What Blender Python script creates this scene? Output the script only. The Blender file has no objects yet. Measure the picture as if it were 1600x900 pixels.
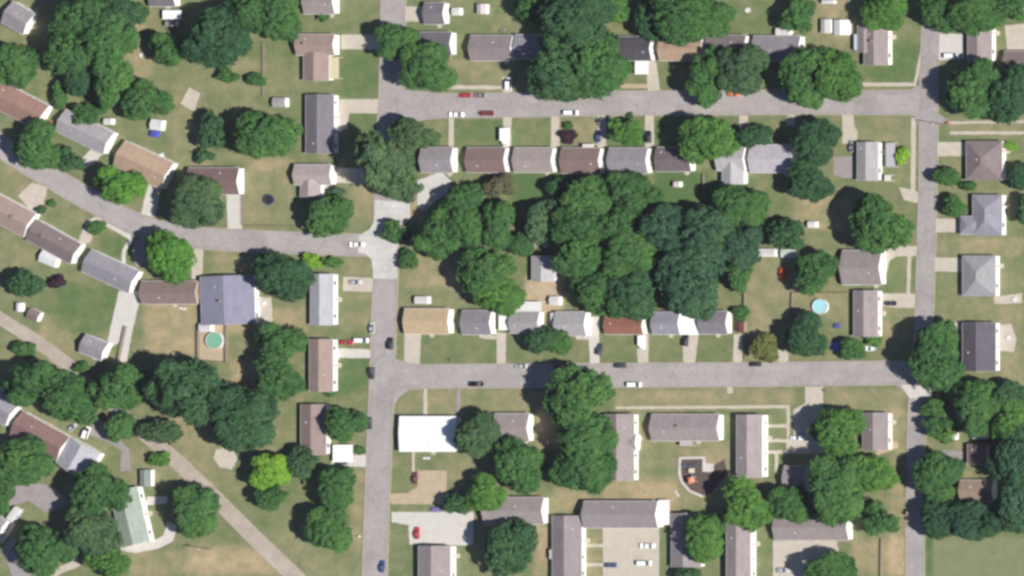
import bpy, bmesh, math, random
import numpy as np
from mathutils import Vector, Matrix

# ------------------------------------------------------------------ camera, sky, sun, exposure
SC = bpy.context.scene
COL = SC.collection
S = 0.25                      # metres of ground per photograph pixel
CAM_H = 3000.0                # the aerial camera flies high and far to the east
LEAN = 0.66                   # metres a thing leans west in the picture per metre of height
cd = bpy.data.cameras.new('aerial_camera')
cam = bpy.data.objects.new('aerial_camera', cd); COL.objects.link(cam)
cam.location = (LEAN * CAM_H, 0, CAM_H)
cd.sensor_fit = 'HORIZONTAL'; cd.sensor_width = 36.0
cd.lens = 36.0 * CAM_H / 400.0
cd.shift_x = -LEAN * CAM_H / 400.0
cd.clip_start = 10.0; cd.clip_end = 20000.0
SC.camera = cam

SUN_EL = math.radians(38.5)
SUN_DIR = Vector((math.cos(SUN_EL) * math.cos(math.radians(-9)), math.cos(SUN_EL) * math.sin(math.radians(-9)), math.sin(SUN_EL)))
w = bpy.data.worlds.new('World'); SC.world = w; w.use_nodes = True
nt = w.node_tree
bg = nt.nodes['Background']; bg.inputs['Strength'].default_value = 0.05
sky = nt.nodes.new('ShaderNodeTexSky'); sky.sky_type = 'NISHITA'; sky.sun_disc = False
sky.sun_elevation = SUN_EL
sky.sun_rotation = math.atan2(SUN_DIR.x, SUN_DIR.y)
sky.air_density = 1.0; sky.dust_density = 0.2; sky.ozone_density = 3.0
nt.links.new(sky.outputs['Color'], bg.inputs['Color'])
sl = bpy.data.lights.new('sun', 'SUN'); sl.energy = 4.9; sl.angle = math.radians(0.53); sl.color = (1.0, 0.955, 0.90)
so = bpy.data.objects.new('sun', sl); COL.objects.link(so)
so.rotation_euler = SUN_DIR.to_track_quat('Z', 'Y').to_euler(); so.location = (300, -80, 260)
SC.view_settings.view_transform = 'Standard'; SC.view_settings.look = 'None'
SC.view_settings.gamma = 1.0; SC.view_settings.exposure = 0.63
SC.cycles.pixel_filter_type = 'BLACKMAN_HARRIS'; SC.cycles.filter_width = 3.0
SC.cycles.max_bounces = 6; SC.cycles.diffuse_bounces = 3; SC.cycles.transparent_max_bounces = 4

rnd = random.Random(11)

# ------------------------------------------------------------------ helpers
def P(px, py, h=0.0):
    """photograph pixel -> point of the place that shows there at height h"""
    gx, gy = (px - 800) * S, (450 - py) * S
    k = h / CAM_H
    return Vector((gx + (LEAN * CAM_H - gx) * k, gy - gy * k, h))

def lin(c):
    c = c / 255.0
    return c / 12.92 if c <= 0.04045 else ((c + 0.055) / 1.055) ** 2.4
GAIN = 1.55
def D(r, g, b, k=1.0):
    return tuple(min(0.85, lin(v) / GAIN * k) for v in (r, g, b))

def link(o, parent=None):
    COL.objects.link(o)
    if parent is not None: o.parent = parent
    return o
def tag(o, label, cat, group=None, kind=None):
    if label: o['label'] = label
    if cat: o['category'] = cat
    if group: o['group'] = group
    if kind: o['kind'] = kind
    return o
def thing(name, label, cat, loc, rz=0.0, group=None):
    o = bpy.data.objects.new(name, None); o.empty_display_size = 0.5
    o.location = loc; o.rotation_euler = (0, 0, rz)
    link(o); tag(o, label, cat, group)
    return o
def mesh(name, verts, faces, mat=None, smooth=False):
    m = bpy.data.meshes.new(name); m.from_pydata([tuple(v) for v in verts], [], faces)
    if mat is not None: m.materials.append(mat)
    if smooth: m.shade_smooth()
    m.update()
    return m
def obj(name, me, parent=None, mat=None, loc=None, rot=None, scale=None):
    o = bpy.data.objects.new(name, me)
    if loc is not None: o.location = loc
    if rot is not None: o.rotation_euler = rot
    if scale is not None: o.scale = scale
    link(o, parent)
    if mat is not None:
        if not me.materials: me.materials.append(mat)
        o.material_slots[0].link = 'OBJECT'; o.material_slots[0].material = mat
    return o

class MB:
    """collects pieces of ONE part"""
    def __init__(self): self.v = []; self.f = []
    def add(self, vs, fs):
        n = len(self.v); self.v += [tuple(x) for x in vs]; self.f += [tuple(i + n for i in f) for f in fs]
    def box(self, x0, y0, z0, x1, y1, z1):
        self.add([(x0,y0,z0),(x1,y0,z0),(x1,y1,z0),(x0,y1,z0),(x0,y0,z1),(x1,y0,z1),(x1,y1,z1),(x0,y1,z1)],
                 [(0,3,2,1),(4,5,6,7),(0,1,5,4),(1,2,6,5),(2,3,7,6),(3,0,4,7)])
    def tube(self, a, b, r0, r1=None, n=7):
        r1 = r0 if r1 is None else r1
        a = Vector(a); b = Vector(b); d = (b - a).normalized()
        u = d.orthogonal().normalized(); v = d.cross(u)
        vs = [a + (u*math.cos(t) + v*math.sin(t))*r0 for t in (2*math.pi*i/n for i in range(n))]
        vs += [b + (u*math.cos(t) + v*math.sin(t))*r1 for t in (2*math.pi*i/n for i in range(n))]
        fs = [(i, (i+1) % n, n + (i+1) % n, n + i) for i in range(n)]
        fs += [tuple(range(n-1, -1, -1)), tuple(range(n, 2*n))]
        self.add(vs, fs)
    def ring(self, r0, r1, z0, z1, n=32):
        vs = []; fs = []
        for i in range(n):
            t = 2*math.pi*i/n; c, s = math.cos(t), math.sin(t)
            vs += [(r0*c, r0*s, z0), (r1*c, r1*s, z0), (r1*c, r1*s, z1), (r0*c, r0*s, z1)]
        for i in range(n):
            a, b = 4*i, 4*((i+1) % n)
            fs += [(a, b, b+1, a+1), (a+1, b+1, b+2, a+2), (a+2, b+2, b+3, a+3), (a+3, b+3, b, a)]
        self.add(vs, fs)
    def disc(self, r, z, n=32):
        self.add([(r*math.cos(2*math.pi*i/n), r*math.sin(2*math.pi*i/n), z) for i in range(n)], [tuple(range(n))])
    def mesh(self, name='piece', mat=None, smooth=False): return mesh(name, self.v, self.f, mat, smooth)
    def build(self, name, mat, parent=None, **k): return obj(name, self.mesh(name), parent, mat, **k)

# ------------------------------------------------------------------ procedural materials
_mats = {}
def mat(name, col, rough=0.9, var=0.14, scale=1.2, fine=7.0, bump=0.0, spec=0.2, streak=None, obvar=0.0, metal=0.0):
    """colour with two scales of uneven wear; streak = (sx, sy, sz) stretches the wear"""
    if name in _mats: return _mats[name]
    m = bpy.data.materials.new(name); m.use_nodes = True; n = m.node_tree; L = n.links
    b = n.nodes['Principled BSDF']; b.inputs['Roughness'].default_value = rough
    b.inputs['Specular IOR Level'].default_value = spec; b.inputs['Metallic'].default_value = metal
    tc = n.nodes.new('ShaderNodeTexCoord'); src = tc.outputs['Object']
    oi = n.nodes.new('ShaderNodeObjectInfo')
    mp = n.nodes.new('ShaderNodeVectorMath'); mp.operation = 'MULTIPLY_ADD'
    mp.inputs[1].default_value = streak or (1, 1, 1)
    cmb = n.nodes.new('ShaderNodeCombineXYZ'); mul = n.nodes.new('ShaderNodeMath'); mul.operation = 'MULTIPLY'; mul.inputs[1].default_value = 300
    L.new(oi.outputs['Random'], mul.inputs[0]); L.new(mul.outputs[0], cmb.inputs[0]); L.new(mul.outputs[0], cmb.inputs[1])
    L.new(src, mp.inputs[0]); L.new(cmb.outputs[0], mp.inputs[2])
    def noise(sc, det):
        t = n.nodes.new('ShaderNodeTexNoise'); t.inputs['Scale'].default_value = sc; t.inputs['Detail'].default_value = det
        t.inputs['Roughness'].default_value = 0.6
        L.new(mp.outputs[0], t.inputs['Vector']); return t.outputs['Fac']
    a, c = noise(scale, 4), noise(fine, 3)
    ad = n.nodes.new('ShaderNodeMath'); ad.operation = 'ADD'; L.new(a, ad.inputs[0]); L.new(c, ad.inputs[1])
    if obvar:
        o2 = n.nodes.new('ShaderNodeMath'); o2.operation = 'MULTIPLY_ADD'; o2.inputs[1].default_value = obvar; o2.inputs[2].default_value = -obvar/2
        L.new(oi.outputs['Random'], o2.inputs[0])
        a3 = n.nodes.new('ShaderNodeMath'); a3.operation = 'ADD'; L.new(ad.outputs[0], a3.inputs[0]); L.new(o2.outputs[0], a3.inputs[1]); ad = a3
    mr = n.nodes.new('ShaderNodeMapRange'); mr.inputs['From Min'].default_value = 0.5; mr.inputs['From Max'].default_value = 1.5
    mr.inputs['To Min'].default_value = 1 - 2*var; mr.inputs['To Max'].default_value = 1 + 2*var; mr.clamp = False
    L.new(ad.outputs[0], mr.inputs['Value'])
    mx = n.nodes.new('ShaderNodeVectorMath'); mx.operation = 'SCALE'; mx.inputs[0].default_value = col[:3]
    L.new(mr.outputs[0], mx.inputs['Scale']); L.new(mx.outputs[0], b.inputs['Base Color'])
    if bump:
        bp = n.nodes.new('ShaderNodeBump'); bp.inputs['Strength'].default_value = bump; bp.inputs['Distance'].default_value = 0.1
        L.new(c, bp.inputs['Height']); L.new(bp.outputs[0], b.inputs['Normal'])
    _mats[name] = m
    return m

def siding_mat(name, col):
    """lapped board siding: fine shadow lines every 20 cm"""
    if name in _mats: return _mats[name]
    m = mat(name, col, rough=0.7, var=0.05, scale=0.8, fine=4.0)
    n = m.node_tree; b = n.nodes['Principled BSDF']
    tc = n.nodes.new('ShaderNodeTexCoord'); wv = n.nodes.new('ShaderNodeTexWave'); wv.wave_type = 'BANDS'; wv.bands_direction = 'Z'; wv.wave_profile = 'SAW'
    wv.inputs['Scale'].default_value = 1.6; n.links.new(tc.outputs['Object'], wv.inputs['Vector'])
    bp = n.nodes.new('ShaderNodeBump'); bp.inputs['Strength'].default_value = 0.35; bp.inputs['Distance'].default_value = 0.02
    n.links.new(wv.outputs['Fac'], bp.inputs['Height']); n.links.new(bp.outputs[0], b.inputs['Normal'])
    return m

def road_mat(name, col, crack=0.25):
    m = mat(name, col, rough=0.95, var=0.10, scale=0.09, fine=0.7, spec=0.1)
    n = m.node_tree; L = n.links; b = n.nodes['Principled BSDF']
    base = b.inputs['Base Color'].links[0].from_socket
    tc = n.nodes.new('ShaderNodeTexCoord')
    dn = n.nodes.new('ShaderNodeTexNoise'); dn.inputs['Scale'].default_value = 0.35; dn.inputs['Detail'].default_value = 3
    L.new(tc.outputs['Object'], dn.inputs['Vector'])
    va = n.nodes.new('ShaderNodeVectorMath'); va.operation = 'MULTIPLY_ADD'; va.inputs[1].default_value = (3, 3, 0)
    L.new(dn.outputs['Color'], va.inputs[0]); L.new(tc.outputs['Object'], va.inputs[2])
    vo = n.nodes.new('ShaderNodeTexVoronoi'); vo.feature = 'DISTANCE_TO_EDGE'; vo.inputs['Scale'].default_value = 0.16
    L.new(va.outputs[0], vo.inputs['Vector'])
    r = n.nodes.new('ShaderNodeMapRange'); r.inputs['From Min'].default_value = 0.0; r.inputs['From Max'].default_value = 0.035
    r.inputs['To Min'].default_value = 1 - crack; r.inputs['To Max'].default_value = 1.0; L.new(vo.outputs['Distance'], r.inputs['Value'])
    # rectangular repair patches
    vb = n.nodes.new('ShaderNodeTexVoronoi'); vb.distance = 'CHEBYCHEV'; vb.inputs['Scale'].default_value = 0.10
    L.new(tc.outputs['Object'], vb.inputs['Vector'])
    sp = n.nodes.new('ShaderNodeSeparateColor'); L.new(vb.outputs['Color'], sp.inputs[0])
    r2 = n.nodes.new('ShaderNodeMapRange'); r2.inputs['To Min'].default_value = 0.93; r2.inputs['To Max'].default_value = 1.06; L.new(sp.outputs[0], r2.inputs['Value'])
    mm = n.nodes.new('ShaderNodeMath'); mm.operation = 'MULTIPLY'; L.new(r.outputs[0], mm.inputs[0]); L.new(r2.outputs[0], mm.inputs[1])
    s2 = n.nodes.new('ShaderNodeVectorMath'); s2.operation = 'SCALE'; L.new(base, s2.inputs[0]); L.new(mm.outputs[0], s2.inputs['Scale'])
    ac = n.nodes.new('ShaderNodeAttribute'); ac.attribute_name = 'across'
    rp = n.nodes.new('ShaderNodeValToRGB'); e = rp.color_ramp.elements
    e[0].position = 0.0; e[0].color = (.80, .80, .80, 1); e[1].position = 1.0; e[1].color = (.80, .80, .80, 1)
    for p_, v_ in ((.06, .84), (.14, .86), (.24, .93), (.36, .86), (.475, .89), (.5, .78), (.525, .89), (.64, .86), (.76, .93), (.86, .86), (.94, .84)):
        q = e.new(p_); q.color = (v_, v_, v_, 1)
    L.new(ac.outputs['Fac'], rp.inputs[0])
    nz = n.nodes.new('ShaderNodeTexNoise'); nz.inputs['Scale'].default_value = 0.05; nz.inputs['Detail'].default_value = 3; L.new(tc.outputs['Object'], nz.inputs['Vector'])
    mxr = n.nodes.new('ShaderNodeMix'); mxr.data_type = 'RGBA'; mxr.inputs[7].default_value = (.865, .865, .865, 1)
    L.new(nz.outputs['Fac'], mxr.inputs[0]); L.new(rp.outputs[0], mxr.inputs[6])
    s3 = n.nodes.new('ShaderNodeVectorMath'); s3.operation = 'MULTIPLY'; L.new(s2.outputs[0], s3.inputs[0]); L.new(mxr.outputs[2], s3.inputs[1])
    s4 = n.nodes.new('ShaderNodeVectorMath'); s4.operation = 'SCALE'; s4.inputs['Scale'].default_value = 1/.865; L.new(s3.outputs[0], s4.inputs[0])
    L.new(s4.outputs[0], b.inputs['Base Color'])
    return m

def leaf_mat(name, col, hue=0.10):
    m = bpy.data.materials.new(name); m.use_nodes = True; n = m.node_tree; L = n.links
    n.nodes.remove(n.nodes['Principled BSDF']); out = n.nodes['Material Output']
    at = n.nodes.new('ShaderNodeAttribute'); at.attribute_name = 'tint'
    oi = n.nodes.new('ShaderNodeObjectInfo')
    ad = n.nodes.new('ShaderNodeMath'); ad.operation = 'MULTIPLY_ADD'; ad.inputs[1].default_value = 0.34; L.new(oi.outputs['Random'], ad.inputs[0])
    L.new(at.outputs['Fac'], ad.inputs[2])
    rp = n.nodes.new('ShaderNodeValToRGB'); e = rp.color_ramp.elements
    e[0].position = 0.0; e[0].color = (col[0]*0.55, col[1]*0.62, col[2]*0.75, 1)
    e[1].position = 1.3/1.45; e[1].color = (col[0]*1.6, col[1]*1.42, col[2]*1.15, 1)
    mid = rp.color_ramp.elements.new(0.5); mid.color = (*col, 1)
    dv = n.nodes.new('ShaderNodeMath'); dv.operation = 'DIVIDE'; dv.inputs[1].default_value = 1.45; L.new(ad.outputs[0], dv.inputs[0]); L.new(dv.outputs[0], rp.inputs[0])
    df = n.nodes.new('ShaderNodeBsdfDiffuse'); tr = n.nodes.new('ShaderNodeBsdfTranslucent')
    L.new(rp.outputs[0], df.inputs[0])
    tv = n.nodes.new('ShaderNodeVectorMath'); tv.operation = 'MULTIPLY'; tv.inputs[1].default_value = (1.1, 1.25, 0.6); L.new(rp.outputs[0], tv.inputs[0]); L.new(tv.outputs[0], tr.inputs[0])
    mx = n.nodes.new('ShaderNodeMixShader'); mx.inputs[0].default_value = 0.14
    L.new(df.outputs[0], mx.inputs[1]); L.new(tr.outputs[0], mx.inputs[2]); L.new(mx.outputs[0], out.inputs[0])
    return m

LEAF = {
 'd': leaf_mat('leaf_dark_green', (0.047, 0.108, 0.049)),
 'e': leaf_mat('leaf_blue_green', (0.050, 0.110, 0.058)),
 'f': leaf_mat('leaf_vivid_green', (0.092, 0.220, 0.042)),
 'm': leaf_mat('leaf_mid_green', (0.062, 0.145, 0.047)),
 'b': leaf_mat('leaf_bright_green', (0.080, 0.182, 0.044)),
 'l': leaf_mat('leaf_lime', (0.180, 0.345, 0.045)),
 'o': leaf_mat('leaf_dull_olive', (0.068, 0.124, 0.058)),
 'p': leaf_mat('leaf_purple', (0.060, 0.033, 0.044)),
 'r': leaf_mat('leaf_brownish', (0.115, 0.120, 0.068)),
 'y': leaf_mat('leaf_yellow_olive', (0.150, 0.165, 0.055)),
 's': leaf_mat('leaf_sage', (0.078, 0.142, 0.076)),
}
BARK = mat('bark', (0.12, 0.09, 0.07), var=0.25, scale=3, fine=12)
WHITE = siding_mat('siding_white', (0.74, 0.73, 0.71))
CREAM = siding_mat('siding_cream', (0.62, 0.57, 0.46))
GREYW = siding_mat('siding_pale_grey', (0.52, 0.52, 0.52))
PINKW = siding_mat('siding_pinkish', (0.55, 0.40, 0.34))
BRICK = siding_mat('wall_brown', (0.30, 0.20, 0.15))
TANW = siding_mat('siding_tan', (0.48, 0.40, 0.30))
WALLS = dict(w=WHITE, c=CREAM, g=GREYW, p=PINKW, b=BRICK, t=TANW)
TRIM = mat('white_trim', (0.72, 0.72, 0.70), var=0.05, rough=0.6)
GLASS = mat('window_glass', (0.03, 0.04, 0.05), rough=0.08, var=0.05, spec=0.6)
DOORC = mat('door_paint', (0.42, 0.36, 0.33), var=0.08, rough=0.5)
METAL = mat('galvanised_metal', (0.45, 0.46, 0.47), rough=0.4, var=0.08, spec=0.5)
DARKM = mat('dark_metal', (0.05, 0.05, 0.055), rough=0.5, var=0.08)
WOODM = mat('weathered_wood', (0.22, 0.18, 0.145), var=0.22, scale=2, fine=9)
RUBBER = mat('tyre_rubber', (0.02, 0.02, 0.02), var=0.08)
CHIMM = mat('chimney_brick', (0.22, 0.17, 0.15), var=0.15, scale=4, fine=14)

# ------------------------------------------------------------------ the ground
# patches of the lawn that are greener or more burnt (photograph pixels x0, y0, x1, y1, amount: + dry, - green)
LAWN = [
 (0,0,60,60,.1),(190,10,240,120,.35),(240,95,400,180,.05),(270,130,320,260,.25),(330,90,470,140,.15),(390,140,470,250,-.1),
 (470,20,590,55,.0),(535,80,592,150,-.3),(400,60,460,140,-.1),(545,180,590,230,-.3),(380,250,460,350,.25),(300,240,460,260,.2),
 (545,280,590,352,.3),(0,250,75,310,.2),(0,360,60,420,.15),(80,305,200,360,.15),(90,440,200,520,-.25),(0,520,60,560,.1),(60,500,125,580,.3),
 (150,370,215,400,-.25),(225,470,312,555,.55),(355,480,480,520,.45),(330,390,390,430,.25),(535,400,582,430,.25),(535,460,582,520,.15),
 (523,560,575,615,-.35),(360,560,410,600,.45),(270,640,400,700,.3),(200,700,330,760,.25),(330,700,570,900,.0),(380,830,570,900,.15),
 (200,860,430,900,.3),(290,850,420,900,.25),(545,735,572,860,.3),
 (622,605,860,650,.25),(615,690,655,740,.0),(615,820,650,900,-.05),(700,710,800,770,.2),(625,430,730,480,.15),(640,390,720,450,.3),
 (620,525,1160,566,-.05),(700,185,800,228,-.25),(800,185,865,228,-.1),(868,185,940,228,.25),(945,185,1160,228,-.3),(1160,185,1230,230,-.1),
 (1335,182,1425,225,.15),(1360,60,1435,135,-.35),(690,90,800,140,.2),(1330,125,1430,140,.3),
 (800,270,850,320,-.6),(1025,268,1105,335,-.65),(1105,280,1180,330,-.3),(1180,285,1320,400,.0),(1240,300,1330,360,.4),(1170,400,1240,560,.3),(1240,450,1330,500,.25),
 (1380,260,1430,380,.1),(1385,400,1435,455,-.05),(1380,480,1430,560,.15),(1465,245,1510,300,.2),(1462,370,1600,400,.35),(1465,425,1600,505,.15),
 (1560,470,1600,620,.2),(1465,300,1600,340,.1),(1100,60,1200,30,.0),(1130,0,1210,60,-.1),(1270,0,1340,70,.3),
 (960,608,1240,640,.3),(865,750,1060,800,.45),(990,640,1060,780,.15),(1060,690,1150,790,.2),(1100,690,1150,760,.2),
 (1290,608,1415,650,.25),(1390,640,1420,900,.3),(1330,840,1420,900,.45),(1450,840,1600,900,.1),(1447,840,1457,900,-.7),(1480,690,1530,780,.15),
 (640,840,660,900,-.2),(740,830,760,900,.1),(910,830,942,900,.35),(835,820,865,900,.6),(820,430,880,490,.8),(840,640,880,700,.6),
 (600,120,610,130,0),(1480,185,1600,215,.25),(1455,310,1470,370,.1),(660,280,700,300,.4),(640,310,665,350,.6),(1180,345,1260,390,-.1),
]
def smooth_box(X, Y, b, soft):
    x0, y0, x1, y1 = b[:4]
    x0, x1 = (x0-800)*S, (x1-800)*S; ya, yb = (450-y1)*S, (450-y0)*S
    sx = 1/(1+np.exp(-np.clip((X-x0)/soft, -30, 30))) * 1/(1+np.exp(-np.clip((x1-X)/soft, -30, 30)))
    sy = 1/(1+np.exp(-np.clip((Y-ya)/soft, -30, 30))) * 1/(1+np.exp(-np.clip((yb-Y)/soft, -30, 30)))
    return sx*sy
def build_ground():
    inner_x = np.arange(-214, 214.1, 1.2); inner_y = np.arange(-126, 126.1, 1.2)
    out = np.array([230, 260, 320, 450, 800, 1600, 3000, 6000.0])
    xs = np.concatenate([-out[::-1], inner_x, out]); ys = np.concatenate([-out[::-1], inner_y, out])
    X, Y = np.meshgrid(xs, ys); nx, ny = len(xs), len(ys)
    Dv = np.zeros_like(X)
    for b in LAWN: Dv += b[4] * smooth_box(X, Y, b, 0.55)
    V = np.stack([X.ravel(), Y.ravel(), np.zeros(X.size)], 1)
    i = np.arange(nx*ny).reshape(ny, nx)
    F = np.stack([i[:-1,:-1].ravel(), i[:-1,1:].ravel(), i[1:,1:].ravel(), i[1:,:-1].ravel()], 1)
    me = bpy.data.meshes.new('ground'); me.from_pydata(V.tolist(), [], F.tolist())
    at = me.attributes.new('dry', 'FLOAT', 'POINT'); at.data.foreach_set('value', Dv.ravel().astype(np.float32))
    m = bpy.data.materials.new('lawn_grass'); m.use_nodes = True; n = m.node_tree; L = n.links; b = n.nodes['Principled BSDF']
    b.inputs['Roughness'].default_value = 1.0; b.inputs['Specular IOR Level'].default_value = 0.05
    tc = n.nodes.new('ShaderNodeTexCoord')
    def noise(sc, det, rough=0.6, vec=None):
        t = n.nodes.new('ShaderNodeTexNoise'); t.inputs['Scale'].default_value = sc; t.inputs['Detail'].default_value = det; t.inputs['Roughness'].default_value = rough
        L.new(vec or tc.outputs['Object'], t.inputs['Vector']); return t.outputs['Fac']
    def math_(op, a, b_=None, c=None):
        t = n.nodes.new('ShaderNodeMath'); t.operation = op
        for k, v in enumerate((a, b_, c)):
            if v is None: continue
            if isinstance(v, (int, float)): t.inputs[k].default_value = v
            else: L.new(v, t.inputs[k])
        return t.outputs[0]
    a = noise(0.045, 3); c = noise(0.2, 5, 0.65); f = noise(1.6, 4, 0.7)
    at_n = n.nodes.new('ShaderNodeAttribute'); at_n.attribute_name = 'dry'
    v = math_('MULTIPLY_ADD', a, 0.6, -0.3); v = math_('MULTIPLY_ADD', c, 0.95, math_('ADD', v, -0.475))
    v = math_('MULTIPLY_ADD', f, 0.6, math_('ADD', v, -0.3))
    v = math_('ADD', v, math_('MULTIPLY_ADD', at_n.outputs['Fac'], 0.72, 0.40))
    rp = n.nodes.new('ShaderNodeValToRGB'); el = rp.color_ramp.elements
    el[0].position = 0.0; el[0].color = (*D(98, 124, 78), 1); el[1].position = 1.0; el[1].color = (*D(206, 183, 148), 1)
    for p, cc in ((0.25, (118, 134, 90)), (0.45, (138, 143, 104)), (0.65, (160, 155, 119)), (0.82, (182, 166, 129))):
        e = el.new(p); e.color = (*D(*cc), 1)
    L.new(v, rp.inputs[0])
    g = math_('MULTIPLY_ADD', noise(3.2, 3, 0.75), 0.55, 0.76)
    s2 = n.nodes.new('ShaderNodeVectorMath'); s2.operation = 'SCALE'; L.new(rp.outputs[0], s2.inputs[0]); L.new(g, s2.inputs['Scale'])
    L.new(s2.outputs[0], b.inputs['Base Color'])
    bp = n.nodes.new('ShaderNodeBump'); bp.inputs['Strength'].default_value = 0.5; bp.inputs['Distance'].default_value = 0.25
    L.new(f, bp.inputs['Height']); L.new(bp.outputs[0], b.inputs['Normal'])
    o = obj('ground', me, None, m); tag(o, None, None, kind='structure'); o['label'] = 'lawns of mixed green and burnt tan grass'
build_ground()

# ------------------------------------------------------------------ roads, kerbs, drives and paths
SHEETS = []            # (polygon in world xy, z) for standing things on them
def inside(poly, x, y):
    c = False; n = len(poly); j = n-1
    for i in range(n):
        xi, yi = poly[i]; xj, yj = poly[j]
        if (yi > y) != (yj > y) and x < (xj-xi)*(y-yi)/(yj-yi)+xi: c = not c
        j = i
    return c
def level(x, y):
    z = 0.0
    for poly, pz, bb in SHEETS:
        if bb[0] <= x <= bb[2] and bb[1] <= y <= bb[3] and pz > z and inside(poly, x, y): z = pz
    return z
def slab(name, pts, z, m, label, ragged=0.0):
    """a solid sheet lying on the ground; pts in photograph pixels"""
    w_ = [P(*p) for p in pts]
    if ragged:
        q = []
        for i, a in enumerate(w_):
            b = w_[(i+1) % len(w_)]; k = max(1, int((b-a).length/1.0))
            for j in range(k):
                c = a.lerp(b, j/k); q.append(Vector((c.x + rnd.uniform(-ragged, ragged), c.y + rnd.uniform(-ragged, ragged), 0)))
        w_ = q
    ar = sum(w_[i].x*w_[(i+1) % len(w_)].y - w_[(i+1) % len(w_)].x*w_[i].y for i in range(len(w_)))
    if ar < 0: w_.reverse()
    n = len(w_)
    me = mesh(name, [(p.x, p.y, z) for p in w_] + [(p.x, p.y, -0.05) for p in w_],
              [tuple(range(n))] + [(i, n+i, n+(i+1) % n, (i+1) % n) for i in range(n)])
    at = me.attributes.new('across', 'FLOAT', 'POINT'); at.data.foreach_set('value', [.36]*(2*n))
    o = obj(name, me, None, m); o['kind'] = 'structure'; o['label'] = label
    poly = [(p.x, p.y) for p in w_]
    SHEETS.append((poly, z, (min(p[0] for p in poly), min(p[1] for p in poly), max(p[0] for p in poly), max(p[1] for p in poly))))
    return o
def spline(pts, step=2.0):
    out = []
    q = [Vector((*p, 0)) for p in pts]; q = [q[0]*2-q[1]] + q + [q[-1]*2-q[-2]]
    for i in range(1, len(q)-2):
        n = max(2, int((q[i+1]-q[i]).length*S/step))
        for k in range(n):
            t = k/n; a, b, c, d = q[i-1:i+3]
            out.append(0.5*((2*b)+(c-a)*t+(2*a-5*b+4*c-d)*t*t+(3*b-a-3*c+d)*t**3))
    out.append(q[-2])
    return [(p.x, p.y) for p in out]
def ribbon_edges(pts, width):
    """pts px, width px (number or (start, end))"""
    L, R = [], []
    for i, p in enumerate(pts):
        a = Vector(pts[max(0, i-1)]); b = Vector(pts[min(len(pts)-1, i+1)]); d = (b-a).normalized(); nrm = Vector((-d.y, d.x))
        t = i/(len(pts)-1); wd = width if isinstance(width, (int, float)) else width[0]+(width[1]-width[0])*t
        L.append(tuple(Vector(p)+nrm*wd/2)); R.append(tuple(Vector(p)-nrm*wd/2))
    return L, R
def strip(name, pts, width, z, m, label, smooth=True):
    c = spline(pts) if smooth else pts
    L, R = ribbon_edges(c, width)
    n = len(c); A = [P(*p) for p in L]; B = [P(*p) for p in R]
    K = 4; vs = []; ac = []; fs = []
    for k in range(K+1): vs += [(a_.x+(b_.x-a_.x)*k/K, a_.y+(b_.y-a_.y)*k/K, z) for a_, b_ in zip(A, B)]; ac += [k/K]*n
    vs += [(p.x, p.y, -.05) for p in A] + [(p.x, p.y, -.05) for p in B]; ac += [0.0]*n + [1.0]*n
    for i in range(n-1):
        fs += [(k*n+i, k*n+i+1, (k+1)*n+i+1, (k+1)*n+i) for k in range(K)]
        fs += [((K+1)*n+i, (K+1)*n+i+1, i+1, i), (K*n+i, K*n+i+1, (K+2)*n+i+1, (K+2)*n+i)]
    me = mesh(name, vs, fs); at = me.attributes.new('across', 'FLOAT', 'POINT'); at.data.foreach_set('value', ac)
    o = obj(name, me, None, m); o['kind'] = 'structure'; o['label'] = label
    poly = [(p.x, p.y) for p in A] + [(p.x, p.y) for p in reversed(B)]
    SHEETS.append((poly, z, (min(p[0] for p in poly), min(p[1] for p in poly), max(p[0] for p in poly), max(p[1] for p in poly))))
    return o, L, R

ROADM = road_mat('road_worn_grey', D(185, 178, 175), 0.16)
ROADM2 = road_mat('road_worn_grey_darker', D(181, 174, 171), 0.18)
CONC = road_mat('concrete_new', D(222, 219, 214), 0.10)
CONCC = mat('concrete_cream', D(214, 204, 188), var=0.10, scale=0.35, fine=2.0)
CONCW = mat('concrete_white', D(226, 221, 213), var=0.08, scale=0.35, fine=2.0)
CONCG = mat('concrete_grey', D(172, 164, 164), var=0.12, scale=0.35, fine=2.0)
DIRT = mat('tan_gravel', D(203, 184, 156), var=0.13, scale=0.4, fine=2.5, bump=0.3)
LANE = mat('lane_gravel', D(194, 182, 168), var=0.18, scale=0.22, fine=2.0, bump=0.3)
KERB = mat('kerb_concrete', D(190, 178, 160), var=0.15, scale=0.5, fine=3.0)
MULCH = mat('playground_mulch', (0.10, 0.07, 0.06), var=0.25, scale=1.0, fine=5, bump=0.4)
PATCH = mat('tar_seal', D(150, 143, 147), var=0.12, scale=0.5, fine=3)
MATS = dict(c=CONCC, w=CONCW, g=CONCG, d=DIRT, n=CONC, l=LANE)

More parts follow.
